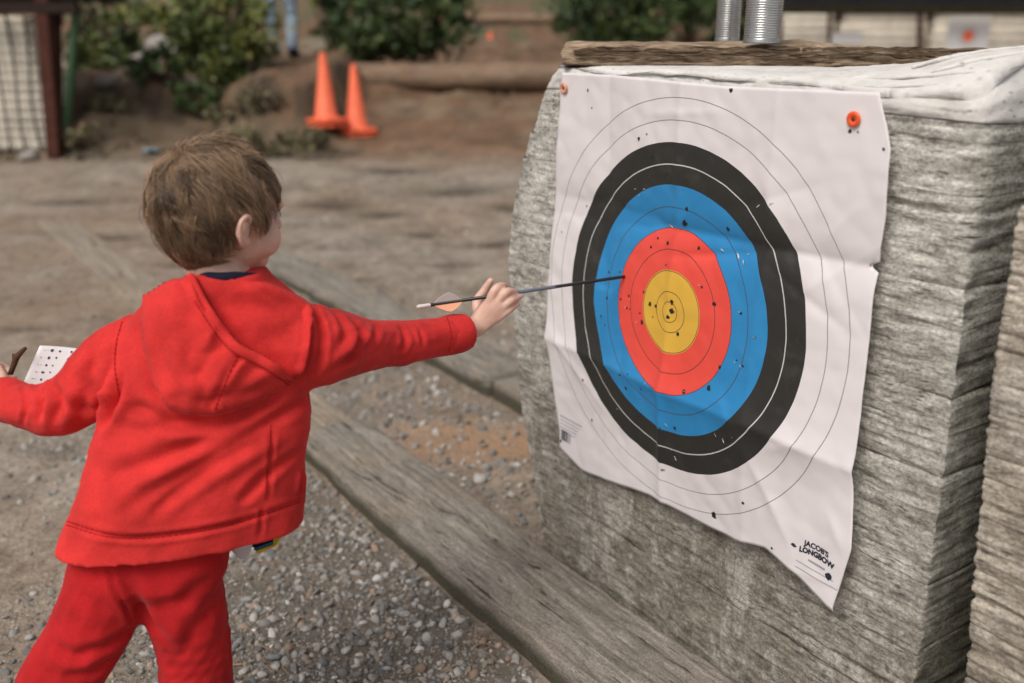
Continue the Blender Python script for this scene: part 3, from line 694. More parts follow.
TEARS = [(672, 226, .014, -20), (739, 256, .016, -40), (744, 262, .01, -70), (723, 250, .012, -20), (637, 322, .007, 30), (700, 285, .006, 40), (716, 435, .010, -50), (724, 441, .012, -60), (733, 437, .006, 30), (676, 458, .012, -60), (672, 449, .008, -50), (749, 254, .007, 30), (759, 206, .010, 40), (772, 203, .012, 30), (645, 189, .008, 10), (640, 195, .006, 40), (630, 299, .006, -60), (626, 307, .007, -70), (740, 312, .006, 0), (755, 337, .006, 10), (603, 217, .006, 60), (636, 189, .008, 10), (646, 383, .006, 70), (741, 366, .008, -60), (735, 362, .006, -20), (667, 425, .010, -30), (618, 409, .006, -30), (685, 391, .006, 20)]
M_TORN = plain('torn paper fibre', (.62, .59, .58), .8, .1)
for px, py, l, a in TEARS:
    u, v = puv(px, py); c, s = math.cos(R(a)), math.sin(R(a)); pts = []
    for k in range(9):
        t = k / 8 * 2 - 1; wv = l * .13 * (1 - abs(t) ** 1.4) * random.uniform(.5, 1.4)
        pts.append((t * l * .5, wv))
    pts += [(t, -wv * random.uniform(.2, .8)) for t, wv in reversed(pts[1:-1])]
    decal('torn_flap', [(u + x * c - y * s, v + x * s + y * c) for x, y in pts], [tuple(range(len(pts)))], M_TORN, .0022)
def text_on_paper(txt, size, u, v, bold, arch, label=None, name='lettering'):
    cu = bpy.data.curves.new('t', 'FONT'); cu.body = txt; cu.size = size; cu.align_x = 'CENTER'; cu.offset = bold; cu.resolution_u = 3
    o = bpy.data.objects.new('t', cu); COL.objects.link(o); bpy.context.view_layer.update()
    me = bpy.data.meshes.new_from_object(o.evaluated_get(bpy.context.evaluated_depsgraph_get())); bpy.data.objects.remove(o)
    for vt in me.vertices:
        x, y = vt.co.x, vt.co.y + arch * (1 - (vt.co.x / .03) ** 2)
        vt.co = (u + x, -paper_h(u + x, v + y) - .0008, v + y)
    t = link(name, me, M_INK, face, False); return t
lu, lv = puv(819, 556)
text_on_paper("JACOB'S", .0140, lu - .006, lv + .006, .0006, .0025)
text_on_paper("LONGBOW", .0140, lu - .004, lv - .008, .0008, .003)
decal('emblem', blob(lu - .054, lv - .004, .005, .3, 10, 1.2, .7), [tuple(range(10))], M_INK)
decal('emblem', blob(lu + .024, lv - .026, .007, .25, 10), [tuple(range(10))], M_INK)
def strip(name, u0, v0, u1, v1, w_, mat):
    n = 8; pts = [(u0 + (u1 - u0) * k / n, v0 + (v1 - v0) * k / n - w_ / 2) for k in range(n + 1)] + [(u0 + (u1 - u0) * k / n, v0 + (v1 - v0) * k / n + w_ / 2) for k in reversed(range(n + 1))]
    decal(name, pts, [(k, k + 1, 2 * n - k, 2 * n + 1 - k) for k in range(n)], mat, .0007)
strip('printed_line', lu - .02, lv - .017, lu + .016, lv - .018, .004, M_GREYINK)
strip('printed_line', lu - .045, lv - .029, lu + .035, lv - .031, .0016, M_GREYINK); strip('printed_line', lu - .045, lv - .041, lu + .045, lv - .043, .0016, M_GREYINK)
bu, bv = puv(565, 436)
for k, (dx, wd) in enumerate(((0, .003), (.0045, .002), (.008, .004), (.014, .002), (.018, .003), (.0225, .0015), (.026, .003), (.031, .002))):
    strip('barcode_bar', bu - .012 + dx, bv, bu - .012 + dx + wd, bv, .026, M_INK if k < 5 else M_GREYINK)
tu, tv = puv(562, 416)
for k in range(5): strip('printed_line', tu - .006, tv - .009 * k, tu + .075 - .006 * k, tv - .009 * k, .0016 if k else .0026, M_GREYINK)

def pin(px, py, mat, label, tilt):
    u, v = puv(px, py); h = paper_h(u, v)
    root = empty('pin', PO + TX * u + TY * (-h - .0015) + Vector((0, 0, pz + v)), RZ); root.rotation_euler = (R(90) + tilt[0], tilt[1], RZ + tilt[2]); tag(root, label, 'pin', 'pins holding the paper target')
    V, F = lathe([(.0035, .0005), (.0105, .0005), (.0118, .0018), (.0118, .0035), (.0102, .0048), (.006, .0045), (.0042, .0030), (.0035, .0030)], 28)
    mk('washer', V, F, mat, root)
    V, F = lathe([(.0001, .0036), (.0018, .0036), (.0032, .0028), (.0032, -.02), (.0008, -.03)], 14); mk('screw', V, F, plain('dark screw', (.09, .03, .015), .5), root)
pin(565, 88, M_PINPALE, 'faded peach washer pin at the top left of the paper target', (.12, .5, 0))
pin(855, 119, M_PINORANGE, 'bright orange washer pin at the top right of the paper target', (0, 0, 0))

# ------------------------------------------------------------------ slab of bark and tin cans on the bale
p0 = TC + TX * -.385 + TY * .01; sdir = (TX + TY).normalized(); sback = Vector((-sdir.y, sdir.x, 0))
V, F = [], []; L = .87; n = 190; prof = [(0, 0), (-.003, .005), (-.004, .010), (-.003, .015), (-.001, .020), (.002, .025), (.005, .030), (.010, .035), (.018, .039), (.035, .043), (.08, .047), (.13, .047), (.18, .042), (.215, .03), (.22, .012), (.215, 0)]
for i in range(n + 1):
    x = L * i / n; th = (1 - .45 * sm(.4, .85, x))
    for j, (y, z) in enumerate(prof):
        k = .8 * nz(x * 7, y * 40 + z * 150, 3) + .9 * nz(x * 24, y * 80 + z * 330, 8); up = sm(0, .02, z)
        V.append((x + (.008 * nz(z * 60, y * 20) if i in (0, n) else 0), y - .013 * k * (1 - up * .7) + .006 * nz(x * 4, 2), z * th + up * .005 * k + .004 * nz(x * 5, y * 6, 6) * up))
m = len(prof)
for i in range(n):
    for j in range(m): F.append((i * m + j, (i + 1) * m + j, (i + 1) * m + (j + 1) % m, i * m + (j + 1) % m))
F.append(tuple(range(m))); F.append(tuple(n * m + j for j in reversed(range(m))))
slab = mk('bark_slab', V, F, M_BARK); slab.location = (p0.x, p0.y, 1.236); slab.rotation_euler = (0, 0, math.atan2(sdir.y, sdir.x))
tag(slab, 'rough brown slab of wood with bark lying on top of the foam bale', 'wood slab')
# flakes of bark standing off the long front side
for k in range(150):
    x = random.uniform(.02, .84); z = random.uniform(.006, .036); l = random.uniform(.03, .10); h = random.uniform(.002, .0055); q = .0085
    pts = []
    for s in range(5):
        t = s / 4; e = (1 - abs(2 * t - 1) ** 2.5)
        pts.append((x + l * t, -.004 - q * e * random.uniform(.4, 1.2), z + h * e + .004 * nz(t * 3, k))); pts.append((x + l * t, -.001, z + .003 * nz(t * 3, k) - .002))
    b = [(a[0], a[1] + .012, a[2]) for a in pts]
    F2 = [(2 * s, 2 * s + 1, 2 * s + 3, 2 * s + 2) for s in range(4)] + [(2 * s, 2 * s + 2, 12 + 2 * s - 0, 10 + 2 * s) for s in range(4)]
    mk('bark_flake', pts + b, F2, M_BARK, slab)
def can(px, Y, rad, hgt, label):
    P = W(px, 40, Y); root = empty('tin_can', (P.x, P.y, 1.280)); tag(root, label, 'tin can', 'tin cans on the bark slab')
    pr = [(rad * .96, .0035), (rad, .0015), (rad * 1.02, .0025), (rad, .005), (rad * .985, .008)]
    z = .010
    while z < hgt - .012:
        pr += [(rad * .985, z), (rad * .93, z + .0016), (rad * .985, z + .0032)]; z += .0047
    pr += [(rad * .985, hgt - .008), (rad, hgt - .005), (rad * 1.02, hgt - .002), (rad, hgt)]
    V, F = lathe(pr, 40); mk('can_body', V, F, M_STEEL, root)
    V, F = lathe([(rad, hgt), (rad * .95, hgt - .003), (.0005, hgt - .004)], 40); mk('can_lid', V, F, M_STEEL, root)
    V, F = lathe([(.0005, .003), (rad * .95, .003), (rad * .96, .0035)], 40); mk('can_base', V, F, M_STEEL, root)
can(727, 2.21, .0275, .105, 'narrower ribbed tin can standing left on the bark slab')
can(762, 2.02, .0375, .112, 'wider ribbed tin can standing right on the bark slab')

# ------------------------------------------------------------------ arrow
A1 = W(622, 277, 1.893); A0 = W(417, 307, 1.685); ad = (A1 - A0).normalized()
arrow = empty('arrow', A0); arrow.rotation_mode = 'QUATERNION'; arrow.rotation_quaternion = ad.to_track_quat('Z', 'Y'); tag(arrow, 'black arrow stuck in the blue ring and held by the boy', 'arrow')
LA = (A1 - A0).length
V, F = lathe([(.0001, .012), (.0033, .012), (.0033, LA + .10), (.0025, LA + .115), (.0002, LA + .13)], 16); mk('shaft', V, F, M_CARBON, arrow)
V, F = lathe([(.0001, .0), (.0026, .0), (.0038, .004), (.0038, .022), (.0034, .026)], 16); mk('nock', V, F, M_WHITE, arrow)
V, F = lathe([(.0034, .205), (.00355, .206), (.00355, .29), (.0034, .291)], 16); mk('shaft_wrap', V, F, plain('steel blue wrap', (.13, .16, .20), .35, .1), arrow)
def vane(ang, mat, nm='fletching'):
    V = []; F = []
    for k in range(7):
        t = k / 6; z = .034 + .056 * t; h = .0175 * (math.sin(min(1, t * 1.9) * math.pi / 2) if t < .55 else (1 - (t - .55) / .45) ** .8 * 1)
        for s in (-.0004, .0004):
            V += [(.003, s, z), (.003 + max(h, .0005), s, z)]
    for k in range(6):
        a = 4 * k; b = a + 4
        F += [(a, b, b + 1, a + 1), (a + 2, a + 3, b + 3, b + 2), (a + 1, b + 1, b + 3, a + 3)]
    o = mk(nm, V, F, mat, arrow, False); o.rotation_euler = (0, 0, ang); return o
o1 = vane(R(100), M_WHITE); o1['label'] = 'white fletching'
for a_ in (-20, -138): vane(R(a_), plain('orange vane', (.85, .40, .25), .5, .05))['label'] = 'orange fletching'

# ------------------------------------------------------------------ the boy
HF = Vector((math.sin(R(45)) * math.cos(R(8)), math.cos(R(45)) * math.cos(R(8)), -math.sin(R(8)))); HR = Vector((math.cos(R(45)), -math.sin(R(45)), 0)); HU = HR.cross(HF)
HC = W(219, 207, 1.43)
HS = 1.0; HM = Matrix(((HF.x * HS, HR.x * HS, HU.x * HS, HC.x), (HF.y * HS, HR.y * HS, HU.y * HS, HC.y), (HF.z * HS, HR.z * HS, HU.z * HS, HC.z), (0, 0, 0, 1)))
def hp(f, r, u): return HM @ Vector((f, r, u))
def hm(f, r, u): return HM @ Matrix.Translation((f, r, u))
b = Soft()
b.ball(hm(-.004, 0, .004), (.090, .073, .086))
b.ball(hm(.034, 0, -.034), (.056, .058, .066))
b.ball(hm(.050, 0, -.072), (.034, .036, .030))
for s in (1, -1):
    b.ball(hm(.055, s * .030, -.042), (.031, .030, .032)); b.ball(hm(.076, s * .026, .010), (.014, .024, .010))
    b.tube([hp(.004, s * .077, -.042), hp(-.006, s * .084, -.042), hp(-.015, s * .091, -.030), hp(-.018, s * .094, -.014), hp(-.010, s * .092, -.004), hp(.002, s * .084, -.005), hp(.005, s * .078, -.014)], [.005, .0055, .0042, .0042, .0042, .0042, .0042], n=5, seg=10)
    b.ball(hm(-.006, s * .080, -.024), (.011, .007, .017)); b.ball(hm(.002, s * .076, -.042), (.008, .006, .008))
b.tube([hp(.082, 0, .006), hp(.092, 0, -.012), hp(.098, 0, -.026)], [.007, .008, .0105])
for s in (1, -1): b.ball(hm(.090, s * .009, -.028), (.008, .007, .006))
b.tube([hp(.076, -.018, -.056), hp(.086, 0, -.052), hp(.076, .018, -.056)], [.004, .0055, .004]); b.tube([hp(.074, -.016, -.063), hp(.084, 0, -.064), hp(.074, .016, -.063)], [.004, .006, .004])
NB = W(232, 290, 1.415)
b.tube([hp(-.008, 0, -.04), hp(-.012, 0, -.085), NB, NB + Vector((-.005, -.01, -.05))], [.040, .040, .040, .042], n=5)
SHR, SHL = W(298, 345, 1.43), W(136, 350, 1.425)
spine = [NB + Vector((0, .01, -.07)), W(215, 360, 1.43), W(200, 430, 1.39), W(175, 520, 1.365), W(150, 565, 1.36)]
b.tube(spine, [(.05, .035), (.10, .055), (.09, .06), (.085, .05), (.075, .04)], ref=(1, .1, 0))
b.tube([SHL, NB + Vector((0, .01, -.075)), SHR], [.035, .035, .035])
WR = W(476, 327, 1.742); ELR = W(395, 343, 1.60)
b.tube([SHR, W(350, 345, 1.51), ELR, W(440, 336, 1.685), WR], [.042, .036, .030, .026, .0195])
ELL = W(66, 408, 1.39); WL = W(0, 391, 1.44)
b.tube([SHL, W(98, 375, 1.40), ELL, W(30, 400, 1.41), WL], [.034, .031, .026, .021, .017])
# right hand round the arrow: palm, four bent fingers and a thumb
VN = (0, -1, .3)
b.tube([WR, W(487, 315, 1.747), W(497, 303, 1.749)], [(.0125, .020), (.0125, .025), (.0115, .024)], ref=VN)
b.tube([W(488, 306, 1.750), W(495.5, 289.5, 1.750), W(504, 286, 1.775), W(508, 292, 1.800)], [.0095, .0088, .0075, .0065], n=5)
b.tube([W(494, 308, 1.749), W(506, 292.5, 1.750), W(514, 294, 1.775), W(515, 301, 1.793)], [.0092, .0086, .0075, .0065], n=5)
b.tube([W(498, 312, 1.747), W(509, 302, 1.748), W(516, 298.5, 1.765), W(520.5, 296.5, 1.778)], [.0088, .0080, .0066, .0052], n=5)
b.tube([W(497, 319, 1.745), W(508, 311, 1.747), W(514, 307, 1.758), W(518, 304, 1.766)], [.0080, .0068, .0058, .0048], n=5)
b.tube([W(482, 318, 1.765), W(477, 303, 1.785), W(484, 291, 1.797), W(490.5, 281, 1.797)], [.0125, .0105, .0085, .0066], n=5)
# left hand, closed on the twig and the score sheet
b.tube([WL, W(-4, 384, 1.455), W(-9, 374, 1.47)], [(.012, .020), (.012, .024), (.010, .023)], ref=VN)
for k, (x0, y0) in enumerate(((-12, 369), (-16, 374), (-19, 380), (-20, 386))):
    b.tube([W(x0 + 5, y0 + 3, 1.468), W(x0 + 8, y0 - 3, 1.485), W(x0 + 18, y0 - 1, 1.497), W(x0 + 22, y0 + 5, 1.488)], [.0088, .008, .0072, .006])
b.tube([W(3, 386, 1.455), W(8, 381, 1.462), W(13.5, 378.5, 1.476)], [.0105, .0090, .0066])
# legs
HIPL, HIPR = W(112, 590, 1.345), W(178, 590, 1.37)
KL, KR = W(45, 690, 1.30), W(199, 690, 1.35)
AL, AR = W(-6, 800, 1.275), W(208, 798, 1.335)
b.tube([HIPL, KL, AL], [.042, .040, .032]); b.tube([HIPR, KR, AR], [.042, .040, .032])
FD = Vector((.75, .66, 0)).normalized()
for A in (AL, AR): b.tube([A, Vector((A.x, A.y, .05)), Vector((A.x, A.y, .035)) + FD * .04, Vector((A.x, A.y, .03)) + FD * .11], [.03, .03, (.022, .03), (.016, .03)])
me = b.fuse('person', .0026, 3)
boy = link('person', me, M_SKIN); tag(boy, 'small boy in a red hooded sweatshirt and red trousers pulling an arrow from the target', 'person')
M_EYE = plain('eye', (.5, .48, .45), .2, .03); M_IRIS = plain('dark iris', (.03, .02, .015), .2, .1)
for s in (1, -1):
    q = Soft(); q.ball(Matrix.Identity(4), (.0115, .0115, .0115)); e = mk('eye', [HM @ (Vector((.074, s * .029, -.006)) + v) for v in q.V], q.F, M_EYE, boy)
    q2 = Soft(); q2.ball(Matrix.Identity(4), (.0028, .0055, .0055)); mk('iris', [HM @ (Vector((.0845, s * .029, -.006)) + v) for v in q2.V], q2.F, M_IRIS, e)
    q3 = Soft(); q3.tube([hp(.079, s * .016, .001), hp(.0865, s * .029, .004), hp(.077, s * .043, .001)], [.0012, .0018, .0010]); mk('eyelashes', q3.V, q3.F, M_IRIS, boy)
# hair: an under-layer and several thousand locks combed out from the crown
cap_s = Soft(); cap_s.ball(hm(-.008, 0, .008), (.0925, .0775, .089))
def hair_ok(d):
    f, r, u = d
    return u > lerp_tab([(-1, -.93), (-.35, -.93), (-.16, -.85), (-.08, -.35), (.12, -.02), (.30, -.16), (.38, -.10), (.5, .08), (.75, .34), (1, .42)], f)
cv = [v for v in cap_s.V]; inv = HM.inverted()
keep = []
for v in cv:
    q = inv @ v - Vector((-.008, 0, .008)); d = Vector((q.x / .0925, q.y / .0775, q.z / .089)); keep.append(hair_ok(d.normalized()))
capF = [f for f in cap_s.F if sum(keep[i] for i in f) >= len(f) - 1]
hair = mk('hair', cv, capF, None, boy); hair.data.materials.append(plain('hair underlayer', (.075, .047, .028), .7, .3, 80, .4)); hair.modifiers.new('t', 'SOLIDIFY').thickness = .004
EA = np.array([.0935, .0785, .0905]); EC = np.array([-.008, 0, .008])
nc = 420; cd = rng.normal(size=(nc, 3)); cd /= np.linalg.norm(cd, axis=1)[:, None]
crot = rng.normal(0, .36, nc); clen = rng.uniform(.75, 1.25, nc); clift = rng.uniform(.4, 1.25, nc); cton = rng.uniform(.5, 1.75, nc)
dirs = []
while len(dirs) < 13000:
    d = rng.normal(size=3); d /= np.linalg.norm(d)
    if hair_ok(d): dirs.append(d)
D = np.array(dirs); ns = len(D); ci = np.argmax(D @ cd.T, 1)
Wd = np.array([-.62, -.12, .77]); Wd /= np.linalg.norm(Wd)
steps = 9; p = D.copy(); P = np.empty((ns, steps, 3)); lay = rng.uniform(.15, 1, ns)
leng = .046 * clen[ci] * rng.uniform(.6, 1.15, ns) * (1 - .55 * np.clip((-D[:, 2] - .1) / .6, 0, 1))
lay = np.where(rng.random(ns) < .05, lay * 2.0, lay)
for k in range(steps):
    t = k / (steps - 1)
    lift = (.0012 + .0102 * lay * clift[ci] * np.sin(min(1, t * 1.5) * np.pi / 2) * (1 - .45 * t)) * (1 - .6 * np.clip((-D[:, 2] - .1) / .6, 0, 1))
    P[:, k] = EC + p * EA * (1 + lift / .087)[:, None]; P[:, k, 2] -= .022 * np.clip((-p[:, 2] - .45) / .5, 0, 1) * np.clip(-p[:, 0] + .35, 0, 1)
    away = -(Wd[None] - (p @ Wd)[:, None] * p); ln = np.linalg.norm(away, axis=1)[:, None]; away /= np.maximum(ln, 1e-3)
    sw = np.cross(p, away); fwd = np.array([.55, 0, -.35]); fw = fwd[None] - (p @ fwd)[:, None] * p
    T = away + .35 * sw * np.exp(-(ln / .55) ** 2) + .55 * fw * np.clip((p[:, 0:1] + .35), 0, 1)
    T /= np.linalg.norm(T, axis=1)[:, None]; sd_ = np.cross(p, T); a = (crot[ci] + .35 * np.sin(3 * t + cton[ci] * 9) * .5)[:, None]
    T = T * np.cos(a) + sd_ * np.sin(a)
    tgt = cd[ci] - p; pull = .10 * t * (tgt - (np.sum(tgt * p, 1))[:, None] * p)
    p = p + T * (leng / .087 / (steps - 1))[:, None] + pull * .25; p /= np.linalg.norm(p, axis=1)[:, None]
hmn = np.array(HM)[:3, :3]; P = P @ hmn.T + np.array(HC)
Tg = np.gradient(P, axis=1); Tg /= np.linalg.norm(Tg, axis=2)[..., None]
nrm = P - np.array(HC); u1 = np.cross(Tg, nrm); u1 /= np.linalg.norm(u1, axis=2)[..., None]; u2 = np.cross(Tg, u1)
rad = np.linspace(1, .25, steps)[None, :, None] * .00062
ring = [P + rad * (u1 * math.cos(a) + u2 * math.sin(a)) for a in (0, 2.094, 4.189)]
HV = np.stack(ring, 2).reshape(-1, 3); idx = np.arange(ns * steps * 3).reshape(ns, steps, 3); HFc = []
for a, c in ((0, 1), (1, 2), (2, 0)): HFc.append(np.stack([idx[:, :-1, a], idx[:, :-1, c], idx[:, 1:, c], idx[:, 1:, a]], -1).reshape(-1, 4))
tn = (cton[ci] * rng.uniform(.75, 1.25, ns)); hc = np.array([.235, .155, .096])[None] * tn[:, None]
hc = np.repeat(hc, steps * 3, 0)
locks = link('locks', mesh_np('locks', HV, np.concatenate(HFc), hc), M_HAIR, hair, True); locks['kind'] = 'stuff'
# dark shirt collar under the hood
q = Soft(); q.tube([W(229, 269.5, 1.417) + Vector((.046 * math.cos(a), .046 * math.sin(a), -.001 - .012 * max(0, math.cos(a - .5)))) for a in np.linspace(0, 2 * math.pi, 13)], [.008] * 13)
mk('shirt_collar', q.V, q.F, M_NAVY, boy)

# sweatshirt
h = Soft()
def sec(py, xl, xr, Y, bb, bf, rot, slope=0):
    c = W((xl + xr) / 2, py, Y); a = (W(xr, py, Y) - W(xl, py, Y)).length / 2
    return ((c.x, c.y, c.z, slope), a, bb, bf, R(rot))
h.sections([sec(531, 66, 303, 1.365, .092, .11, 17), sec(512, 74, 305, 1.37, .092, .11, 16), sec(480, 86, 306, 1.375, .09, .11, 14), sec(440, 98, 307, 1.385, .088, .11, 11), sec(400, 110, 307, 1.40, .086, .105, 8), sec(360, 114, 312, 1.412, .083, .10, 5), sec(332, 121, 314, 1.42, .078, .092, 3), sec(311, 137, 306, 1.42, .070, .084, 2), sec(295, 154, 292, 1.42, .061, .072, 0), sec(281, 182, 277, 1.417, .058, .060, 0), sec(268, 194, 266, 1.418, .053, .054, 0)])
h.tube([W(282, 348, 1.42), W(318, 346, 1.445), W(356, 345, 1.52), W(398, 343, 1.605), W(436, 337.5, 1.68), W(462, 332.5, 1.722)], [.068, .066, .052, .043, .0395, .037], flat=.15)
h.tube([W(138, 345, 1.42), W(110, 362, 1.405), W(84, 392, 1.395), W(58, 407, 1.395), W(28, 407, 1.41), W(8, 400, 1.43)], [.050, .052, .050, .047, .039, .034], flat=.15)
HOODLINE = [(150, 360), (158, 388), (168, 410), (184, 421), (213, 423), (246, 415), (272, 402), (290, 390)]
hme = h.fuse('sweatshirt', .0040, 5)
# slack cloth: long soft drapes, then the sharper folds
co = co_of(hme); nor = no_of(hme)
D_ = np.array([.005 * nz(x * 4 + z * 3, y * 5, z * 9 - x * 6) - .006 * abs(nz(x * 7 + z * 6, y * 6, z * 13 - x * 8)) + .0022 * nz(x * 22 + z * 12, y * 20, z * 34 - x * 20) for x, y, z in co]); set_co(hme, co + nor * D_[:, None])
creases(hme, [(HOODLINE, .0045, .011),
    ([(322, 388), (262, 428), (190, 470), (122, 512)], .006, .010), ([(300, 420), (240, 452), (180, 490), (150, 514)], .005, .009), ([(304, 402), (230, 432), (150, 462), (100, 478)], .004, .012),
    ([(285, 395), (210, 421), (130, 428)], .004, .010), ([(118, 392), (112, 410), (100, 428)], .010, .010), ([(122, 372), (116, 395), (108, 415)], .006, .009), ([(128, 405), (150, 412), (175, 428)], .005, .010),
    ([(300, 450), (262, 478), (238, 505)], .004, .008), ([(303, 470), (300, 495)], .005, .006), ([(272, 430), (268, 500)], .0022, .004),
    ([(352, 322), (362, 335), (352, 356), (330, 372)], .006, .008), ([(378, 325), (372, 340), (350, 362)], .003, .007), ([(400, 327), (405, 340), (398, 356)], .003, .007), ([(330, 305), (345, 330), (338, 352)], .003, .008), ([(420, 328), (424, 345)], .0022, .006),
    ([(312, 300), (322, 340), (314, 380)], .004, .006),
    ([(50, 383), (60, 400), (52, 425)], .005, .008), ([(36, 382), (42, 402), (36, 425)], .004, .007), ([(75, 372), (85, 395), (80, 425)], .004, .010), ([(22, 385), (26, 405), (22, 425)], .003, .004), ([(95, 345), (92, 380), (104, 405)], .004, .010), ([(64, 402), (90, 410), (112, 400)], .003, .010),
    ([(67, 524), (110, 536), (160, 536), (230, 524), (303, 500)], .0032, .0045), ([(262, 507), (260, 537)], .002, .004)])
hood_tree = bvh(hme)
sweat = link('sweatshirt', hme, M_RED, boy)
def patch(poly, hfun, step=4.5, under=.006):
    pts = []; 
    for i in range(len(poly)):
        a, c = Vector(poly[i]), Vector(poly[(i + 1) % len(poly)]); n = max(1, int((c - a).length / step)); pts += [a.lerp(c, k / n) for k in range(n)]
    nb = len(pts); xs = [p.x for p in pts]; ys = [p.y for p in pts]
    def inside(x, y):
        r = False
        for i in range(nb):
            a, c = pts[i], pts[i - 1]
            if (a.y > y) != (c.y > y) and x < (c.x - a.x) * (y - a.y) / (c.y - a.y) + a.x: r = not r
        return r
    y = min(ys); row = 0
    while y < max(ys):
        x = min(xs) + (row % 2) * step / 2
        while x < max(xs):
            if inside(x, y) and min((Vector((x, y)) - p).length for p in pts[:nb]) > step * .6: pts.append(Vector((x, y)))
            x += step
        y += step * .87; row += 1
    r = delaunay_2d_cdt(pts, [(i, (i + 1) % nb) for i in range(nb)], [list(range(nb))], 1, 1e-4)
    q = r[0]; tris = r[2]; V = []; V2 = []
    o = Vector((0, 0, CAMZ))
    P3 = []; N3 = []
    for v in q:
        p, nn = hit(hood_tree, v.x, v.y); P3.append(p); N3.append((nn * .5 + (o - p).normalized() * .5).normalized())
    for v, p, nn in zip(q, P3, N3):
        e = min((v - pts[i]).length for i in range(nb)); hh = hfun(v.x, v.y, e)
        V.append(p + nn * hh); V2.append(p - nn * under)
    m = len(V); F = []
    for t in tris:
        a = [V[i] for i in t]; nn = (a[1] - a[0]).cross(a[2] - a[0]); t = tuple(t) if nn.dot(o - a[0]) > 0 else tuple(reversed(t)); F.append(t); F.append(tuple(reversed([i + m for i in t])))
    ed = {}
    for t in F[::2]:
        for i in range(3): ed[(t[i], t[(i + 1) % 3])] = 1
    for a, c in list(ed):
        if (c, a) not in ed: F.append((a, a + m, c + m, c))
    return V + V2, F
def seg_d(x, y, line):
    best = 1e9
    for a, c in zip(line, line[1:]):
        a, c, p = Vector(a), Vector(c), Vector((x, y)); t = max(0, min(1, (p - a).dot(c - a) / (c - a).length_squared)); best = min(best, (a + (c - a) * t - p).length)
    return best
DIAG = [(192, 274), (202, 295), (213, 313), (227, 333), (240, 346), (260, 356), (279, 367), (296, 379)]
OUT = [(296, 379), (284, 387), (262, 400), (244, 408), (213, 416), (186, 414), (170, 409), (161, 402), (152, 380), (144, 350), (140, 318), (143, 297), (165, 284), (192, 274)]
RIM = [(296, 379), (306, 366), (311, 342), (312, 322), (308, 307), (295, 299), (278, 292), (262, 283)]
def h_shell(x, y, e):
    d = seg_d(x, y, DIAG); o_ = seg_d(x, y, OUT)
    k = .026 * sm(0, 30, o_) + .015 * sm(0, 6, o_)
    k += .006 * nz(x / 22 + y / 60, y / 90, 2) * sm(0, 12, o_)
    for ln, am, wd in (([(196, 290), (190, 330), (200, 375), (212, 400)], .005, 9), ([(243, 350), (222, 385), (212, 408)], .0035, 3.5), ([(166, 300), (168, 350), (180, 395)], .004, 10), ([(262, 362), (245, 375), (225, 395)], .004, 6), ([(225, 337), (212, 352), (205, 372)], .004, 6)):
        q = seg_d(x, y, ln) / wd; k += am * (-math.exp(-q * q) + .6 * math.exp(-(q - 1.9) ** 2)) * sm(0, 10, o_)
    k -= .004 * math.exp(-((d - 9) / 2.2) ** 2)                    # stitched channel of the hood's edge
    return max(.003, k * (1 if d > 2 else 1))
V, F = patch(DIAG[:-1] + OUT[:-1], h_shell, 3.2); hood = mk('hood', V, F, M_RED, boy)
def h_in(x, y, e):
    d = seg_d(x, y, DIAG); r_ = seg_d(x, y, RIM)
    k = .002 + .014 * math.exp(-(r_ / 16) ** 2) * sm(0, 14, d) * sm(272, 292, y) + .004 * nz(x / 30, y / 24, 7) * sm(0, 15, d)
    k -= .0035 * math.exp(-((r_ - 9) / 2) ** 2) * sm(0, 14, d)
    return max(.0015, k)
V, F = patch(DIAG + RIM[1:], h_in, 3.4); mk('hood_lining', V, F, M_RED, hood)
hm_tree = BVHTree.FromPolygons([v.co.copy() for v in hood.data.vertices], [tuple(p.vertices) for p in hood.data.polygons])
q = Soft(); pts = []
for (x, y), (x2, y2) in zip(DIAG, DIAG):
    p, nn = hit(hm_tree, x - 2, y + 3.0); pts.append(p)
q.tube(pts, [(.0048, .0075)] * len(pts), ref=(0, -1, .4)); mk('hood_hem', q.V, q.F, M_RED, hood)
# stitching: small raised stitches along the seams
garment = [bvh(hme), hm_tree]
def stitches(pts, name, dash=.0042, gap=.0026, rad=.0011, n=40, par=None, flat_=False):
    q = Soft(); P = []
    o = Vector((0, 0, CAMZ))
    for p in spline([(a, c, 0) for a, c in pts], n):
        d = (W(p.x, p.y, 1) - o).normalized(); best = None
        for t_ in garment:
            r = t_.ray_cast(o, d)
            if r[0] is not None and (best is None or r[3] < best[1]): best = (r[0] - d * .0006, r[3])
        if best: P.append(best[0])
    acc = 0; cur = [P[0]]; on = True
    for a, c in zip(P, P[1:]):
        if (c - a).length > .006: cur = [c]; acc = 0; on = True; continue
        acc += (c - a).length; cur.append(c)
        if acc > (dash if on else gap):
            if on and len(cur) > 1: q.tube([cur[0], cur[-1]], [rad, rad], n=1, seg=5)
            on = not on; acc = 0; cur = [c]
    if q.V: mk(name, q.V, q.F, M_SEAM, boy)
M_SEAM = plain('red stitching', (.40, .012, .016), .9)
off_ = lambda L, dx, dy: [(x + dx, y + dy) for x, y in L]
stitches(off_(DIAG[1:], -7, 6), 'stitching'); stitches(off_(DIAG[1:], -4.5, 4), 'stitching')
stitches([(303, 368), (307, 343), (308, 322), (304, 309), (292, 303)], 'stitching')
stitches([(67, 521), (110, 533), (160, 533), (230, 521), (302, 497)], 'stitching'); stitches([(67, 525), (110, 537), (160, 537), (230, 525), (302, 501)], 'stitching')
stitches([(241, 350), (228, 376), (214, 412)], 'stitching'); stitches([(122, 322), (116, 345), (115, 370), (119, 396)], 'stitching')
stitches([(447, 317), (451, 334), (449, 352)], 'stitching'); stitches([(271, 425), (268, 460), (265, 500)], 'stitching')
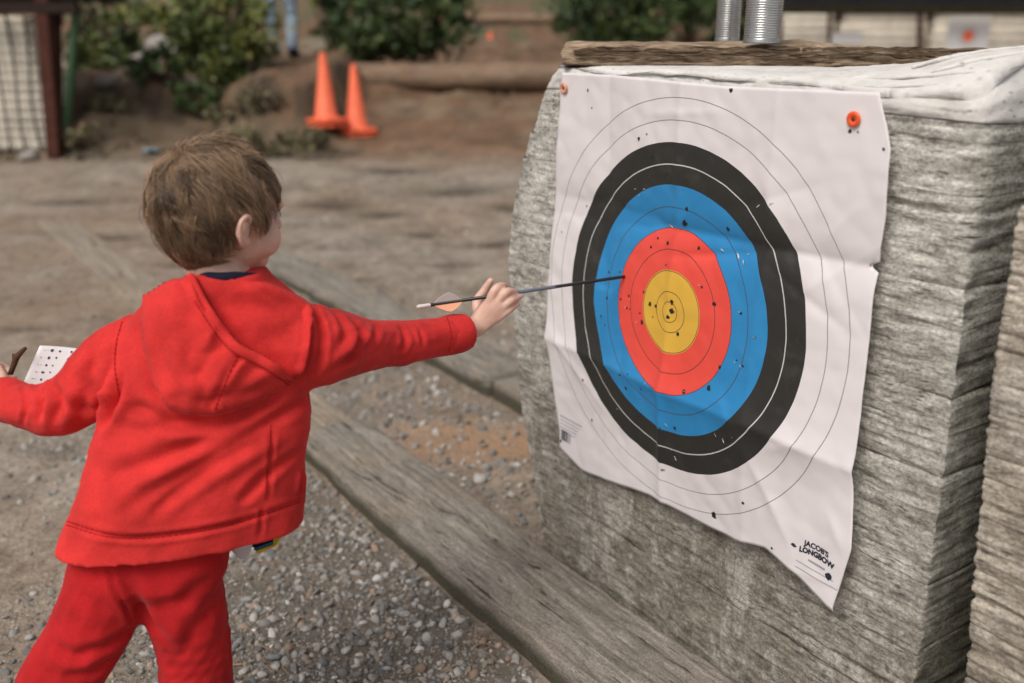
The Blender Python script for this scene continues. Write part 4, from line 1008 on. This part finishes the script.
# cuffs
for pts, rd in (([W(449, 335, 1.70), W(457, 333.5, 1.714), W(464, 332, 1.727)], [.0370, .0378, .0355]), ([W(14, 402, 1.425), W(7, 399.5, 1.432), W(1, 396, 1.44)], [.0362, .037, .034])):
    q = Soft(); q.tube(pts, rd, flat=.12); mk('cuff', q.V, q.F, M_RED, boy)
# trousers
t = Soft()
t.sections([sec(590, 112, 190, 1.35, .03, .05, 0), sec(584, 80, 222, 1.345, .062, .085, 4), sec(572, 68, 227, 1.345, .074, .10, 6), sec(555, 72, 227, 1.35, .074, .10, 8), sec(530, 80, 226, 1.355, .066, .09, 8), sec(510, 92, 224, 1.36, .058, .08, 8)])
t.tube([W(122, 580, 1.34), W(136, 598, 1.345), W(150, 588, 1.35)], [.05, .046, .05])
t.tube([W(108, 590, 1.325), W(84, 640, 1.315), W(56, 685, 1.30), W(33, 735, 1.29), W(8, 790, 1.278)], [.068, .067, .062, .057, .047])
t.tube([W(180, 590, 1.352), W(192, 640, 1.355), W(198, 690, 1.35), W(203, 740, 1.342), W(208, 792, 1.336)], [.070, .063, .059, .055, .046])
tme = t.fuse('trousers', .0045, 6)
co = co_of(tme); nor = no_of(tme)
D_ = np.array([.004 * nz(x * 6, y * 6, z * 6 + x * 6) - .004 * abs(nz(x * 9 + z * 5, y * 8, z * 9 + x * 8)) + .0015 * nz(x * 22, y * 22, z * 26) for x, y, z in co]); set_co(tme, co + nor * D_[:, None])
creases(tme, [([(108, 560), (114, 585), (126, 608), (132, 624)], .003, .004), ([(118, 568), (132, 594), (150, 622), (172, 650)], .004, .012), ([(68, 590), (88, 600), (112, 616)], .0025, .012), ([(130, 628), (108, 645), (78, 652)], .004, .010), ([(112, 655), (92, 672), (60, 676)], .003, .010), ([(50, 640), (70, 655), (92, 655)], .003, .010), ([(224, 560), (227, 610), (231, 680)], .0018, .004), ([(224, 600), (200, 622), (180, 660)], .003, .014), ([(222, 578), (196, 588), (175, 606)], .003, .012)])
link('trousers', tme, M_REDP, boy)
# shirt tail hanging out below the sweatshirt, with its striped print
def flap(name, px, mat, Y, th=.006):
    V = [W(x, y, Y + (0 if k < 2 else .004)) for k, (x, y) in enumerate(px)]; n = len(V); o = Vector((0, th, 0)); V += [v + o for v in V]
    F = [tuple(reversed(range(n))), tuple(range(n, 2 * n))] + [(i, (i + 1) % n, n + (i + 1) % n, n + i) for i in range(n)]
    ob = mk(name, V, F, mat, boy, False); bv_ = ob.modifiers.new('b', 'BEVEL'); bv_.width = .002; bv_.segments = 2; return ob
flap('shirt_tail', [(218, 530), (255, 525), (251.5, 548), (247, 559), (240, 560), (222, 541)], plain('white cotton', (.62, .62, .66), .9, .05, 60, .3), 1.385)
flap('printed_hem', [(250, 525), (276, 522), (272.5, 543), (258, 549.5), (251, 547)], M_NAVY, 1.395)
flap('printed_hem', [(253, 549), (273, 541.5), (273.5, 545.5), (256, 552)], plain('blue print', (.03, .10, .17), .8), 1.393)
flap('printed_hem', [(255, 551.5), (273, 545), (272, 530), (279, 527), (279.5, 540), (275, 547), (258, 554.5)], plain('yellow print', (.55, .40, .04), .8), 1.394)
# shoes, below the frame
for A in (AL, AR):
    q = Soft(); B0 = Vector((A.x, A.y, 0)); q.tube([B0 + Vector((0, 0, .075)) - FD * .01, B0 + Vector((0, 0, .045)), B0 + Vector((0, 0, .042)) + FD * .06, B0 + Vector((0, 0, .036)) + FD * .125], [.04, .042, (.03, .04), (.024, .036)])
    sh = mk('shoe', q.V, q.F, plain('dark shoe', (.03, .035, .05), .6), boy)
    q = Soft(); q.tube([B0 + Vector((0, 0, .014)) - FD * .035, B0 + Vector((0, 0, .014)) + FD * .05, B0 + Vector((0, 0, .014)) + FD * .14], [(.012, .038), (.012, .042), (.010, .034)]); mk('sole', q.V, q.F, M_WHITE, sh)

# score sheet and twig in the left hand
SC = [W(39, 346, 1.52), W(86, 350.5, 1.53), W(70, 392, 1.49), W(21, 388, 1.482)]
sheet = empty('score_sheet', SC[3]); tag(sheet, 'white sheet with dark printed dots in the boy\'s left hand', 'paper sheet')
def sh_pt(a, c): return (SC[3].lerp(SC[2], a)).lerp(SC[0].lerp(SC[1], a), c) + Vector((0, .004 * math.sin(a * 3) + .003 * c * c, 0)) - SC[3]
n = 12; V = [sh_pt(i / n, j / n) for j in range(n + 1) for i in range(n + 1)]; F = [(j * 13 + i, j * 13 + i + 1, (j + 1) * 13 + i + 1, (j + 1) * 13 + i) for j in range(n) for i in range(n)]
pg = mk('page', V, F, plain('white paper', (.74, .72, .73), .7, .03), sheet); pg.modifiers.new('t', 'SOLIDIFY').thickness = .0004
nrm_ = (SC[2] - SC[3]).cross(SC[0] - SC[3]).normalized()
for r_ in range(5):
    for cx, sz in ((.14, .012), (.19, .010), (.30, .030), (.44, .024), (.70, .034), (.84, .026)):
        a0 = cx + random.uniform(-.015, .015); c0 = .90 - .17 * r_ + random.uniform(-.01, .01); s_ = sz * random.uniform(.75, 1.15)
        mk('printed_mark', [sh_pt(a0 + s_ * math.cos(k) * random.uniform(.6, 1.1), c0 + s_ * math.sin(k) * random.uniform(.7, 1.2)) + nrm_ * .0009 * (1 if nrm_.y < 0 else -1) for k in np.linspace(0, 2 * math.pi, 8)[:-1]], [tuple(range(7))], M_INK, sheet, False)
q = Soft(); q.tube([W(0, 402, 1.475), W(7, 384, 1.482), W(13, 367, 1.488), W(17, 357, 1.492), W(25, 348.5, 1.50)], [.0036, .0040, .0046, .0052, .0034], seg=8); q.tube([W(15, 363, 1.49), W(13.5, 355, 1.492)], [.0045, .0026], seg=8)
tw = q.fuse('twig', .0012, 1); tag(link('twig', tw, M_TWIG), 'short brown twig held in the boy\'s left hand', 'twig')
# ------------------------------------------------------------------ traffic cones
def cone_mesh():
    V, F = lathe([(.150, .018), (.142, .040), (.130, .048), (.118, .056), (.034, .685), (.030, .698), (.022, .702), (.018, .690), (.02, .68)], 36); return V, F
CV, CF = cone_mesh(); cone_me = None
def cone(px, py, dz, label, dx=0, s=1.0):
    P = G(px, py); root = empty('traffic_cone', P + Vector((dx, 0, dz + .005)), random.uniform(0, 1.5)); tag(root, label, 'traffic cone', 'stacked orange traffic cones'); root.scale = (s, s, s)
    mk('cone_body', CV, CF, M_ORANGE, root)
    bm = bmesh.new(); bmesh.ops.create_cube(bm, size=1)
    for v in bm.verts: v.co = Vector((v.co.x * .40, v.co.y * .40, v.co.z * .03 + .019))
    bmesh.ops.bevel(bm, geom=[e for e in bm.edges if abs(e.verts[0].co.z - e.verts[1].co.z) > .01], offset=.06, segments=5, affect='EDGES'); bmesh.ops.bevel(bm, geom=[e for e in bm.edges if e.calc_face_angle(0) > .8], offset=.006, segments=2, affect='EDGES')
    bmo('cone_base', bm, M_ORANGE, root)
SC_ = .89
PA, PB = (327, 130), (357, 137)
cone(*PA, .0, 'lower cone of the left orange stack', s=SC_); cone(*PA, .045, 'upper cone of the left orange stack', s=SC_)
cone(*PB, .0, 'lower cone of the right orange stack', s=SC_); cone(*PB, .045, 'upper cone of the right orange stack', s=SC_)

# ------------------------------------------------------------------ logs on the bank
def log(a, c, r, label, seed):
    A, B = Vector(a), Vector(c); d = (B - A); L = d.length; n = 60; sg = 18; V, F = [], []
    for i in range(n + 1):
        for k in range(sg):
            t = 2 * math.pi * k / sg; rr = r * (1 + .10 * nz(i / n * L * 1.2, math.cos(t), math.sin(t) + seed) + .04 * nz(i / n * L * 6, math.cos(t) * 2, math.sin(t) * 2 + seed)) * (1 - .12 * i / n)
            V.append((L * i / n, rr * math.cos(t), rr * math.sin(t)))
    for i in range(n):
        for k in range(sg): F.append((i * sg + k, i * sg + (k + 1) % sg, (i + 1) * sg + (k + 1) % sg, (i + 1) * sg + k))
    F += [tuple(reversed(range(sg))), tuple(n * sg + k for k in range(sg))]
    o = mk('log', V, F, M_LOG); o.location = A; o.rotation_euler = d.to_track_quat('X', 'Z').to_euler(); tag(o, label, 'log', 'logs edging the bank'); return o
LY = G(420, 93).y + .12
la, lb = W(262, 76.5, LY), W(640, 77.5, LY)
log(la, lb, .0142 * LY, 'thick brown log lying across the yard behind the orange cones', 2)
log(W(455, 19, 17.5), W(640, 19, 17.5), .10, 'thin dark log higher on the brown bank', 6)

# ------------------------------------------------------------------ plants
def plant(name, c, rx, ry, rz, nleaf, ls, mat, label, cat, seed, group='shrubs on the bank', stems=14, base=None, dense=.5, long=1.6):
    r = np.random.default_rng(seed); c = np.array(c); base = c - np.array([0, 0, rz * .95]) if base is None else np.array(base)
    root = empty(name, base); tag(root, label, cat, group)
    ncl = max(10, int(nleaf / 45)); d = r.normal(size=(ncl, 3)); d /= np.linalg.norm(d, axis=1)[:, None]
    cl = d * (r.uniform(.25, 1, ncl) ** .5)[:, None] * np.array([rx, ry, rz]); cl[:, 2] = np.maximum(cl[:, 2], -rz * .9)
    cr_ = r.uniform(.12, .30, ncl); ct = r.uniform(.1, .75, ncl)
    k = r.integers(0, ncl, nleaf); dd = r.normal(size=(nleaf, 3)) * .5
    pos = c + cl[k] + dd * (cr_[k] * (rx + rz) / 2)[:, None] - base
    ax = r.normal(size=(nleaf, 3)); ax[:, 2] += .3; ax /= np.linalg.norm(ax, axis=1)[:, None]; b2 = np.cross(ax, r.normal(size=(nleaf, 3))); b2 /= np.linalg.norm(b2, axis=1)[:, None]; b3 = np.cross(ax, b2)
    s = ls * r.uniform(.6, 1.3, nleaf)[:, None]
    V = np.stack([pos - ax * s * long / 2, pos + b2 * s / 2 + b3 * s * .1, pos + ax * s * long / 2, pos - b2 * s / 2 + b3 * s * .1], 1).reshape(-1, 3)
    me = mesh_np('foliage', V, np.arange(nleaf * 4).reshape(-1, 4)); tn = np.clip(ct[k] + r.normal(0, .16, nleaf), 0, 1)
    at = me.attributes.new('tone', 'FLOAT', 'POINT'); at.data.foreach_set('value', np.repeat(tn, 4).astype(np.float32))
    f = link('foliage', me, mat, root, False); f['kind'] = 'stuff'
    q = Soft()
    for j in range(stems):
        e = cl[r.integers(0, ncl)] + c - base; m_ = e * .5 + r.normal(size=3) * rx * .08
        q.tube([r.normal(size=3) * rx * .06 * np.array([1, 1, 0]), m_, e], [rz * .022 + .006, rz * .014 + .003, .003], seg=5, n=3)
    mk('stems', q.V, q.F, M_TWIG, root)
def px_plant(name, px, py, Y, wpx, hpx, nleaf, ls, mat, label, cat, seed, **k):
    c = W(px, py, Y); s = Y * .985 / FPX
    g = gz(c.x, c.y); plant(name, c, wpx * s, wpx * s * .8, hpx * s, nleaf, ls, mat, label, cat, seed, base=(c.x, c.y, min(g, c.z)), **k)
px_plant('bush', 217, 28, 10.6, 51, 66, 5200, .055, M_LEAF2, 'tall yellow-green bush behind the boy\'s head', 'bush', 1)
px_plant('bush', 397, 18, 12.3, 74, 44, 5200, .06, M_LEAF1, 'wide dark green bush behind the orange cones and log', 'bush', 2)
px_plant('bush', 618, 6, 12.2, 76, 50, 5200, .06, M_LEAF1, 'dark green bush above the left end of the foam bale', 'bush', 3)
px_plant('bush', 748, -8, 14, 60, 50, 3800, .07, M_LEAF1, 'very dark bush behind the tin cans', 'bush', 4)
px_plant('weed_clump', 294, 104, 9.9, 19, 17, 500, .05, M_LEAF1, 'low green weed beside the left orange cone', 'weed', 5, group='weeds')
px_plant('weed_clump', 158, 72, 9.9, 26, 24, 900, .05, M_LEAF1, 'small dark green shrub left of the tall yellow-green bush', 'weed', 6, group='weeds')
px_plant('weed_clump', 104, 50, 11.5, 30, 52, 1800, .05, M_LEAF3, 'pale dry weeds right of the green post', 'weed', 7, group='weeds')
px_plant('weed_clump', 128, 62, 11.0, 18, 40, 900, .05, M_LEAF1, 'thin upright green weed between dry weeds and bush', 'weed', 8, group='weeds')
px_plant('weed_clump', 250, 146, 8.4, 52, 14, 1400, .035, M_LEAF3, 'low grey-brown grass tuft in front of the cones', 'weed', 9, group='weeds')
px_plant('weed_clump', 90, 70, 10.4, 24, 34, 1500, .045, M_LEAF2, 'yellow-green weeds just right of the green brace', 'weed', 21, group='weeds')
px_plant('weed_clump', 132, 30, 13, 34, 30, 1500, .05, M_LEAF2, 'loose yellow-green weeds high on the bank at the left', 'weed', 22, group='weeds')
px_plant('weed_clump', 196, 98, 9.7, 30, 14, 900, .04, M_LEAF1, 'dark creeping weeds hanging over the earth step', 'weed', 23, group='weeds')
for k_, (qx, qy, qw, qh, lb_) in enumerate(((232, 112, 26, 14, 'dry brown weeds on the left flank of the dirt mound'), (264, 100, 24, 14, 'dry tan weeds on the crest of the dirt mound'), (278, 126, 24, 12, 'dry weeds on the right flank of the dirt mound'), (112, 108, 26, 12, 'dry weeds on the dirt step right of the post'), (150, 138, 22, 9, 'short dry weeds left of the boy\'s hair'))):
    px_plant('weed_clump', qx, qy, 9.35, qw, qh, 1100, .03, M_LEAF3, lb_, 'weed', 40 + k_, group='weeds', stems=6)
px_plant('weed_clump', 306, 138, 8.9, 26, 10, 700, .035, M_LEAF3, 'grey-green low weeds just below the left orange cone', 'weed', 24, group='weeds')
px_plant('weed_clump', 78, 132, 8.7, 20, 14, 300, .04, M_LEAF3, 'dry weed tuft at the foot of the green post', 'weed', 10, group='weeds')
px_plant('bush', 40, -25, 16, 90, 40, 2600, .09, M_LEAF3, 'dry olive bush far up the bank at the left', 'bush', 11)
px_plant('bush', 330, -8, 15.5, 20, 18, 600, .07, M_LEAF2, 'small bush beside the walking person', 'bush', 12)
px_plant('bush', 690, -14, 19, 60, 30, 2200, .09, M_LEAF1, 'dark bush far up the bank at the centre', 'bush', 14)
px_plant('bush', 900, -40, 22, 190, 42, 5200, .10, M_LEAF1, 'long dark hedge-like bush above the shelter roof', 'bush', 15)
for k, (px, py, r_, lb_) in enumerate(((165, 56, .26, 'pale grey boulder left of the tall bush'), (140, 64, .12, 'small pale rock below the grey boulder'), (108, 90, .10, 'small pale rock on the dirt mound'), (481, 29, .16, 'whitish rock beside the orange marker on the bank'), (29, 161, .09, 'whitish rock at the foot of the caged bale'))):
    P = G(px, py); bm = bmesh.new(); bmesh.ops.create_icosphere(bm, subdivisions=3, radius=r_)
    for v in bm.verts: v.co *= 1 + .35 * noise.noise(v.co * (2 / r_ * .4) + Vector((k * 5, 0, 0))); v.co.z *= .7
    o = bmo('rock', bm, plain('pale rock', (.30, .27, .25), .9, .25, 14, .4), None, True); o.location = P + Vector((0, 0, r_ * .25)); tag(o, lb_, 'rock', 'rocks on the bank')
P = G(490, 40); q = Soft(); V, F = lathe([(.07, 0), (.07, .015), (.04, .02), (.015, .15), (.0005, .155)], 16); mo = mk('marker_cone', V, F, M_ORANGE); mo.location = P; tag(mo, 'tiny orange marker cone on the brown bank', 'marker')
P = G(152, 154); bm = bmesh.new(); bmesh.ops.create_grid(bm, x_segments=8, y_segments=6, size=.07)
for v in bm.verts: v.co.z = .03 + .035 * nz(v.co.x * 20, v.co.y * 20, 3)
o = bmo('plastic_scrap', bm, plain('pale blue plastic', (.30, .48, .58), .5), None, True); o.location = P; o.modifiers.new('t', 'SOLIDIFY').thickness = .004; tag(o, 'pale blue plastic scrap at the foot of the dirt mound', 'litter')

r = np.random.default_rng(44); Vg, tg = [], []
while len(tg) < 7500:
    y = 8.5 + 15 * r.random() ** 2.2; x = r.uniform(-.6 * y, .45 * y)
    if x > -1.5 and y < 11.3: continue
    if fbm(x * .9, y * .9, 12) < .02 and r.random() > .12: continue
    z = gz(x, y); t0 = np.clip(.35 + .5 * fbm(x * .6, y * .6, 21) + r.normal(0, .15), 0, 1)
    for _ in range(7):
        a = r.uniform(0, 6.28); hgt = r.uniform(.03, .12); l = Vector((math.cos(a), math.sin(a), 0)); sdv = Vector((-l.y, l.x, 0)) * r.uniform(.004, .010); b0 = Vector((x + r.normal(0, .03), y + r.normal(0, .03), z - .01))
        Vg += [b0 - sdv, b0 + sdv, b0 + l * hgt * .7 + Vector((0, 0, hgt))]; tg.append(t0)
gm = mesh_np('dry_grass', np.array([v[:] for v in Vg]), np.arange(len(Vg)).reshape(-1, 3)); at = gm.attributes.new('tone', 'FLOAT', 'POINT'); at.data.foreach_set('value', np.repeat(np.array(tg, np.float32), 3))
tag(link('dry_grass', gm, M_LEAF3, None, False), 'short dry grass and weeds growing over the bank', None, None, 'stuff')
# ------------------------------------------------------------------ caged target under a roof, far left
SY = 9.0; s9 = SY * .985 / FPX
def atz(px, py, Y): return W(px, py, Y)
base = G(52, 157); shed = empty('target_shelter', base); tag(shed, 'roofed target shelter with a red-brown post and green brace', 'shelter')
def bar(name, a, c, w_, d_, mat, parent, bev=.006):
    A, B = Vector(a), Vector(c); v = B - A; bm = box_bm(w_, d_, v.length, (0, 0, v.length / 2), bev)
    o = bmo(name, bm, mat, parent); o.location = A - parent.matrix_world.translation if False else A - parent.location; o.rotation_euler = v.to_track_quat('Z', 'Y').to_euler(); return o
Yb = base.y
bar('post', W(56, 160, Yb), W(43, -6, Yb), .115, .11, M_POST, shed)
bar('post', W(58, 152, Yb + .35), W(55, -6, Yb + .35), .07, .08, plain('dark inner post', (.03, .014, .012), .8), shed)
bar('brace', W(64, 152, Yb + .1), W(77, 4, Yb + .1), .085, .05, M_GREEN, shed)
bar('post', W(-90, 160, Yb), W(-92, -6, Yb), .115, .11, M_POST, shed)
RW = (W(96, 5, Yb) - W(-140, 5, Yb)).length; rc = W(-22, -2, Yb + .35) - base
bmo('roof', box_bm(RW, 1.1, .10, rc + Vector((0, .3, .03)), .01), M_ROOF, shed)
bmo('beam', box_bm(RW * .88, .09, .09, W(-26, 8, Yb - .02) - base, .006), plain('dark beam', (.03, .018, .015), .8), shed)
def far_bale(x0, x1, yt, yb, Y, label, n, mat, straps=0, dep=.5, group='far foam bales'):
    A, B, T = W(x0, yb, Y), W(x1, yb, Y), W(x0, yt, Y); wd = B.x - A.x; hh = T.z - A.z; root = empty('far_bale', (A.x + wd / 2, Y, A.z)); tag(root, label, 'foam bale', group)
    for k in range(n):
        z0 = hh * k / n; sag = .0; bm = bmesh.new(); bmesh.ops.create_grid(bm, x_segments=1, y_segments=1, size=.5); bm.free()
        bm = box_bm(wd * (1 - random.uniform(0, .02)) - (.06 if k == n - 1 else 0), dep, hh / n - .0015, (random.uniform(-.003, .003), dep / 2 + random.uniform(-.002, .002), z0 + hh / n / 2), .006, 1)
        bmo('foam_layer', bm, mat, root, True)
    for j in range(straps):
        x = -wd / 2 + wd * (j + .62) / straps; V = []
        q = Soft(); q.tube([(x + .02 * math.sin(t * 5 + j), -.028 - .035 * math.sin(t * math.pi), hh * (1 - t)) for t in np.linspace(0, 1, 9)], [.012] * 9, seg=8); mk('strap', q.V, q.F, M_ROOF, root)
    return root
far_bale(-75, 50, 16, 150, Yb + .16, 'pale foam bale with dark straps under the roof at the left', 14, M_CREAM, 8)
# ------------------------------------------------------------------ row of bales under a long roof, far right
FY = 12.5
for (x0, x1, yt, lb_) in ((752, 827, 13, 'pale bale nearest the tin cans under the far dark roof'), (832, 917, 14, 'middle pale bale under the far dark roof'), (923, 1030, 9, 'pale bale with the small paper target under the far dark roof'), (1036, 1130, 9, 'pale bale at the right end under the far dark roof')):
    far_bale(x0, x1, yt, 112, FY + random.uniform(-.05, .05), lb_, 12, M_CREAM, 0, .5)
ft = empty('far_paper_target', W(968, 36, FY - .12)); tag(ft, 'small white paper target with an orange centre on a far bale', 'paper target')
def disc(name, r, y, mat): V, F = lathe([(.0005, 0), (r, 0)], 28); o = mk(name, V, F, mat, ft); o.rotation_euler = (R(90), 0, 0); o.location = (0, y, 0)
bmo('sheet', box_bm(.52, .006, .42, (0, 0, .02), 0), M_WHITE, ft); disc('bullseye', .068, -.006, M_ORANGE); disc('ring', .13, -.0045, plain('pale grey ring', (.60, .59, .58), .7))
for (x0, x1, y0, y1, FYo, lb_) in ((848, 868, 30, 60, .1, 'white paper sheet pinned to the middle far bale'),):
    A, B = W(832, 32, FY - .12), W(862, 45, FY - .12); bmo_ = bmo('paper_sheet', box_bm(B.x - A.x, .006, A.z - B.z, (0, 0, 0), 0), M_WHITE); bmo_.location = (A + B) / 2; tag(bmo_, lb_, 'paper sheet')
sh2 = empty('target_shelter', W(930, 112, FY)); tag(sh2, 'long low dark roof on posts over the far bales at the right', 'shelter')
o2 = sh2.location
A, B = W(770, 4, FY - .4), W(1180, 4, FY - .4)
bmo('roof', box_bm(B.x - A.x, 1.15, .14, (A + B) / 2 - o2 + Vector((0, .92, .03)), .01), M_ROOF, sh2)
bmo('beam', box_bm(B.x - A.x - .1, .10, .10, W(975, 9.5, FY - .3) - o2, .008), plain('mossy beam', (.026, .022, .012), .9, .3, 8), sh2)
for px in (780, 829.5, 920, 1033, 1140):
    bar('post', W(px, 118, FY - .03), W(px, 6, FY - .03), .05, .05, M_POST, sh2)
# ------------------------------------------------------------------ person walking far behind
PP = G(284, 57); s_ = 1.0
pw = empty('person', PP); tag(pw, 'person in blue jeans and a white top walking far behind', 'person')
q = Soft()
q.tube([(0, 0, 1.32), (0, 0, 1.48), (0, .01, 1.54)], [.06, .055, .06]); q.ball(Matrix.Translation((0, .01, 1.63)), (.075, .095, .115))
q.tube([(0, 0, .95), (0, 0, 1.15), (0, 0, 1.36)], [(.15, .10), (.14, .095), (.18, .10)], ref=(1, 0, 0))
for s in (1, -1):
    q.tube([(s * .19, 0, 1.38), (s * .24, .02 * s, 1.12), (s * .24, .08 * s, .88), (s * .24, .10 * s, .80)], [.055, .042, .034, .028]); q.tube([(s * .09, 0, .92), (s * .10, .06 * s, .5), (s * .10, .02 * s, .08), (s * .10, .12 + .02 * s, .04)], [.08, .055, .04, .035])
link('body', q.fuse('body', .012, 3), M_SKIN, pw)
q = Soft(); q.tube([(0, 0, .90), (0, 0, 1.15), (0, 0, 1.40)], [(.18, .125), (.165, .115), (.19, .115)], ref=(1, 0, 0))
for s in (1, -1): q.tube([(s * .17, 0, 1.39), (s * .24, .02 * s, 1.12), (s * .245, .08 * s, .90)], [.07, .058, .048])
link('shirt', q.fuse('shirt', .012, 3), plain('white cotton top', (.62, .62, .66), .9), pw)
q = Soft(); q.tube([(0, 0, .86), (0, 0, .96)], [(.165, .12), (.16, .115)], ref=(1, 0, 0))
for s in (1, -1): q.tube([(s * .09, 0, .88), (s * .105, .06 * s, .5), (s * .105, .0, .12)], [.10, .078, .066])
link('jeans', q.fuse('jeans', .012, 3), plain('blue denim', (.30, .38, .47), .9, .3, 9), pw)
for s in (1, -1):
    q = Soft(); q.tube([(s * .105, -.04, .05), (s * .105, .08, .05), (s * .105, .17, .04)], [.05, .05, .04]); mk('shoe', q.V, q.F, M_NAVY, pw)
q = Soft(); q.ball(Matrix.Translation((0, -.015, 1.65)), (.088, .105, .115)); mk('hair', q.V, q.F, M_TWIG, pw)
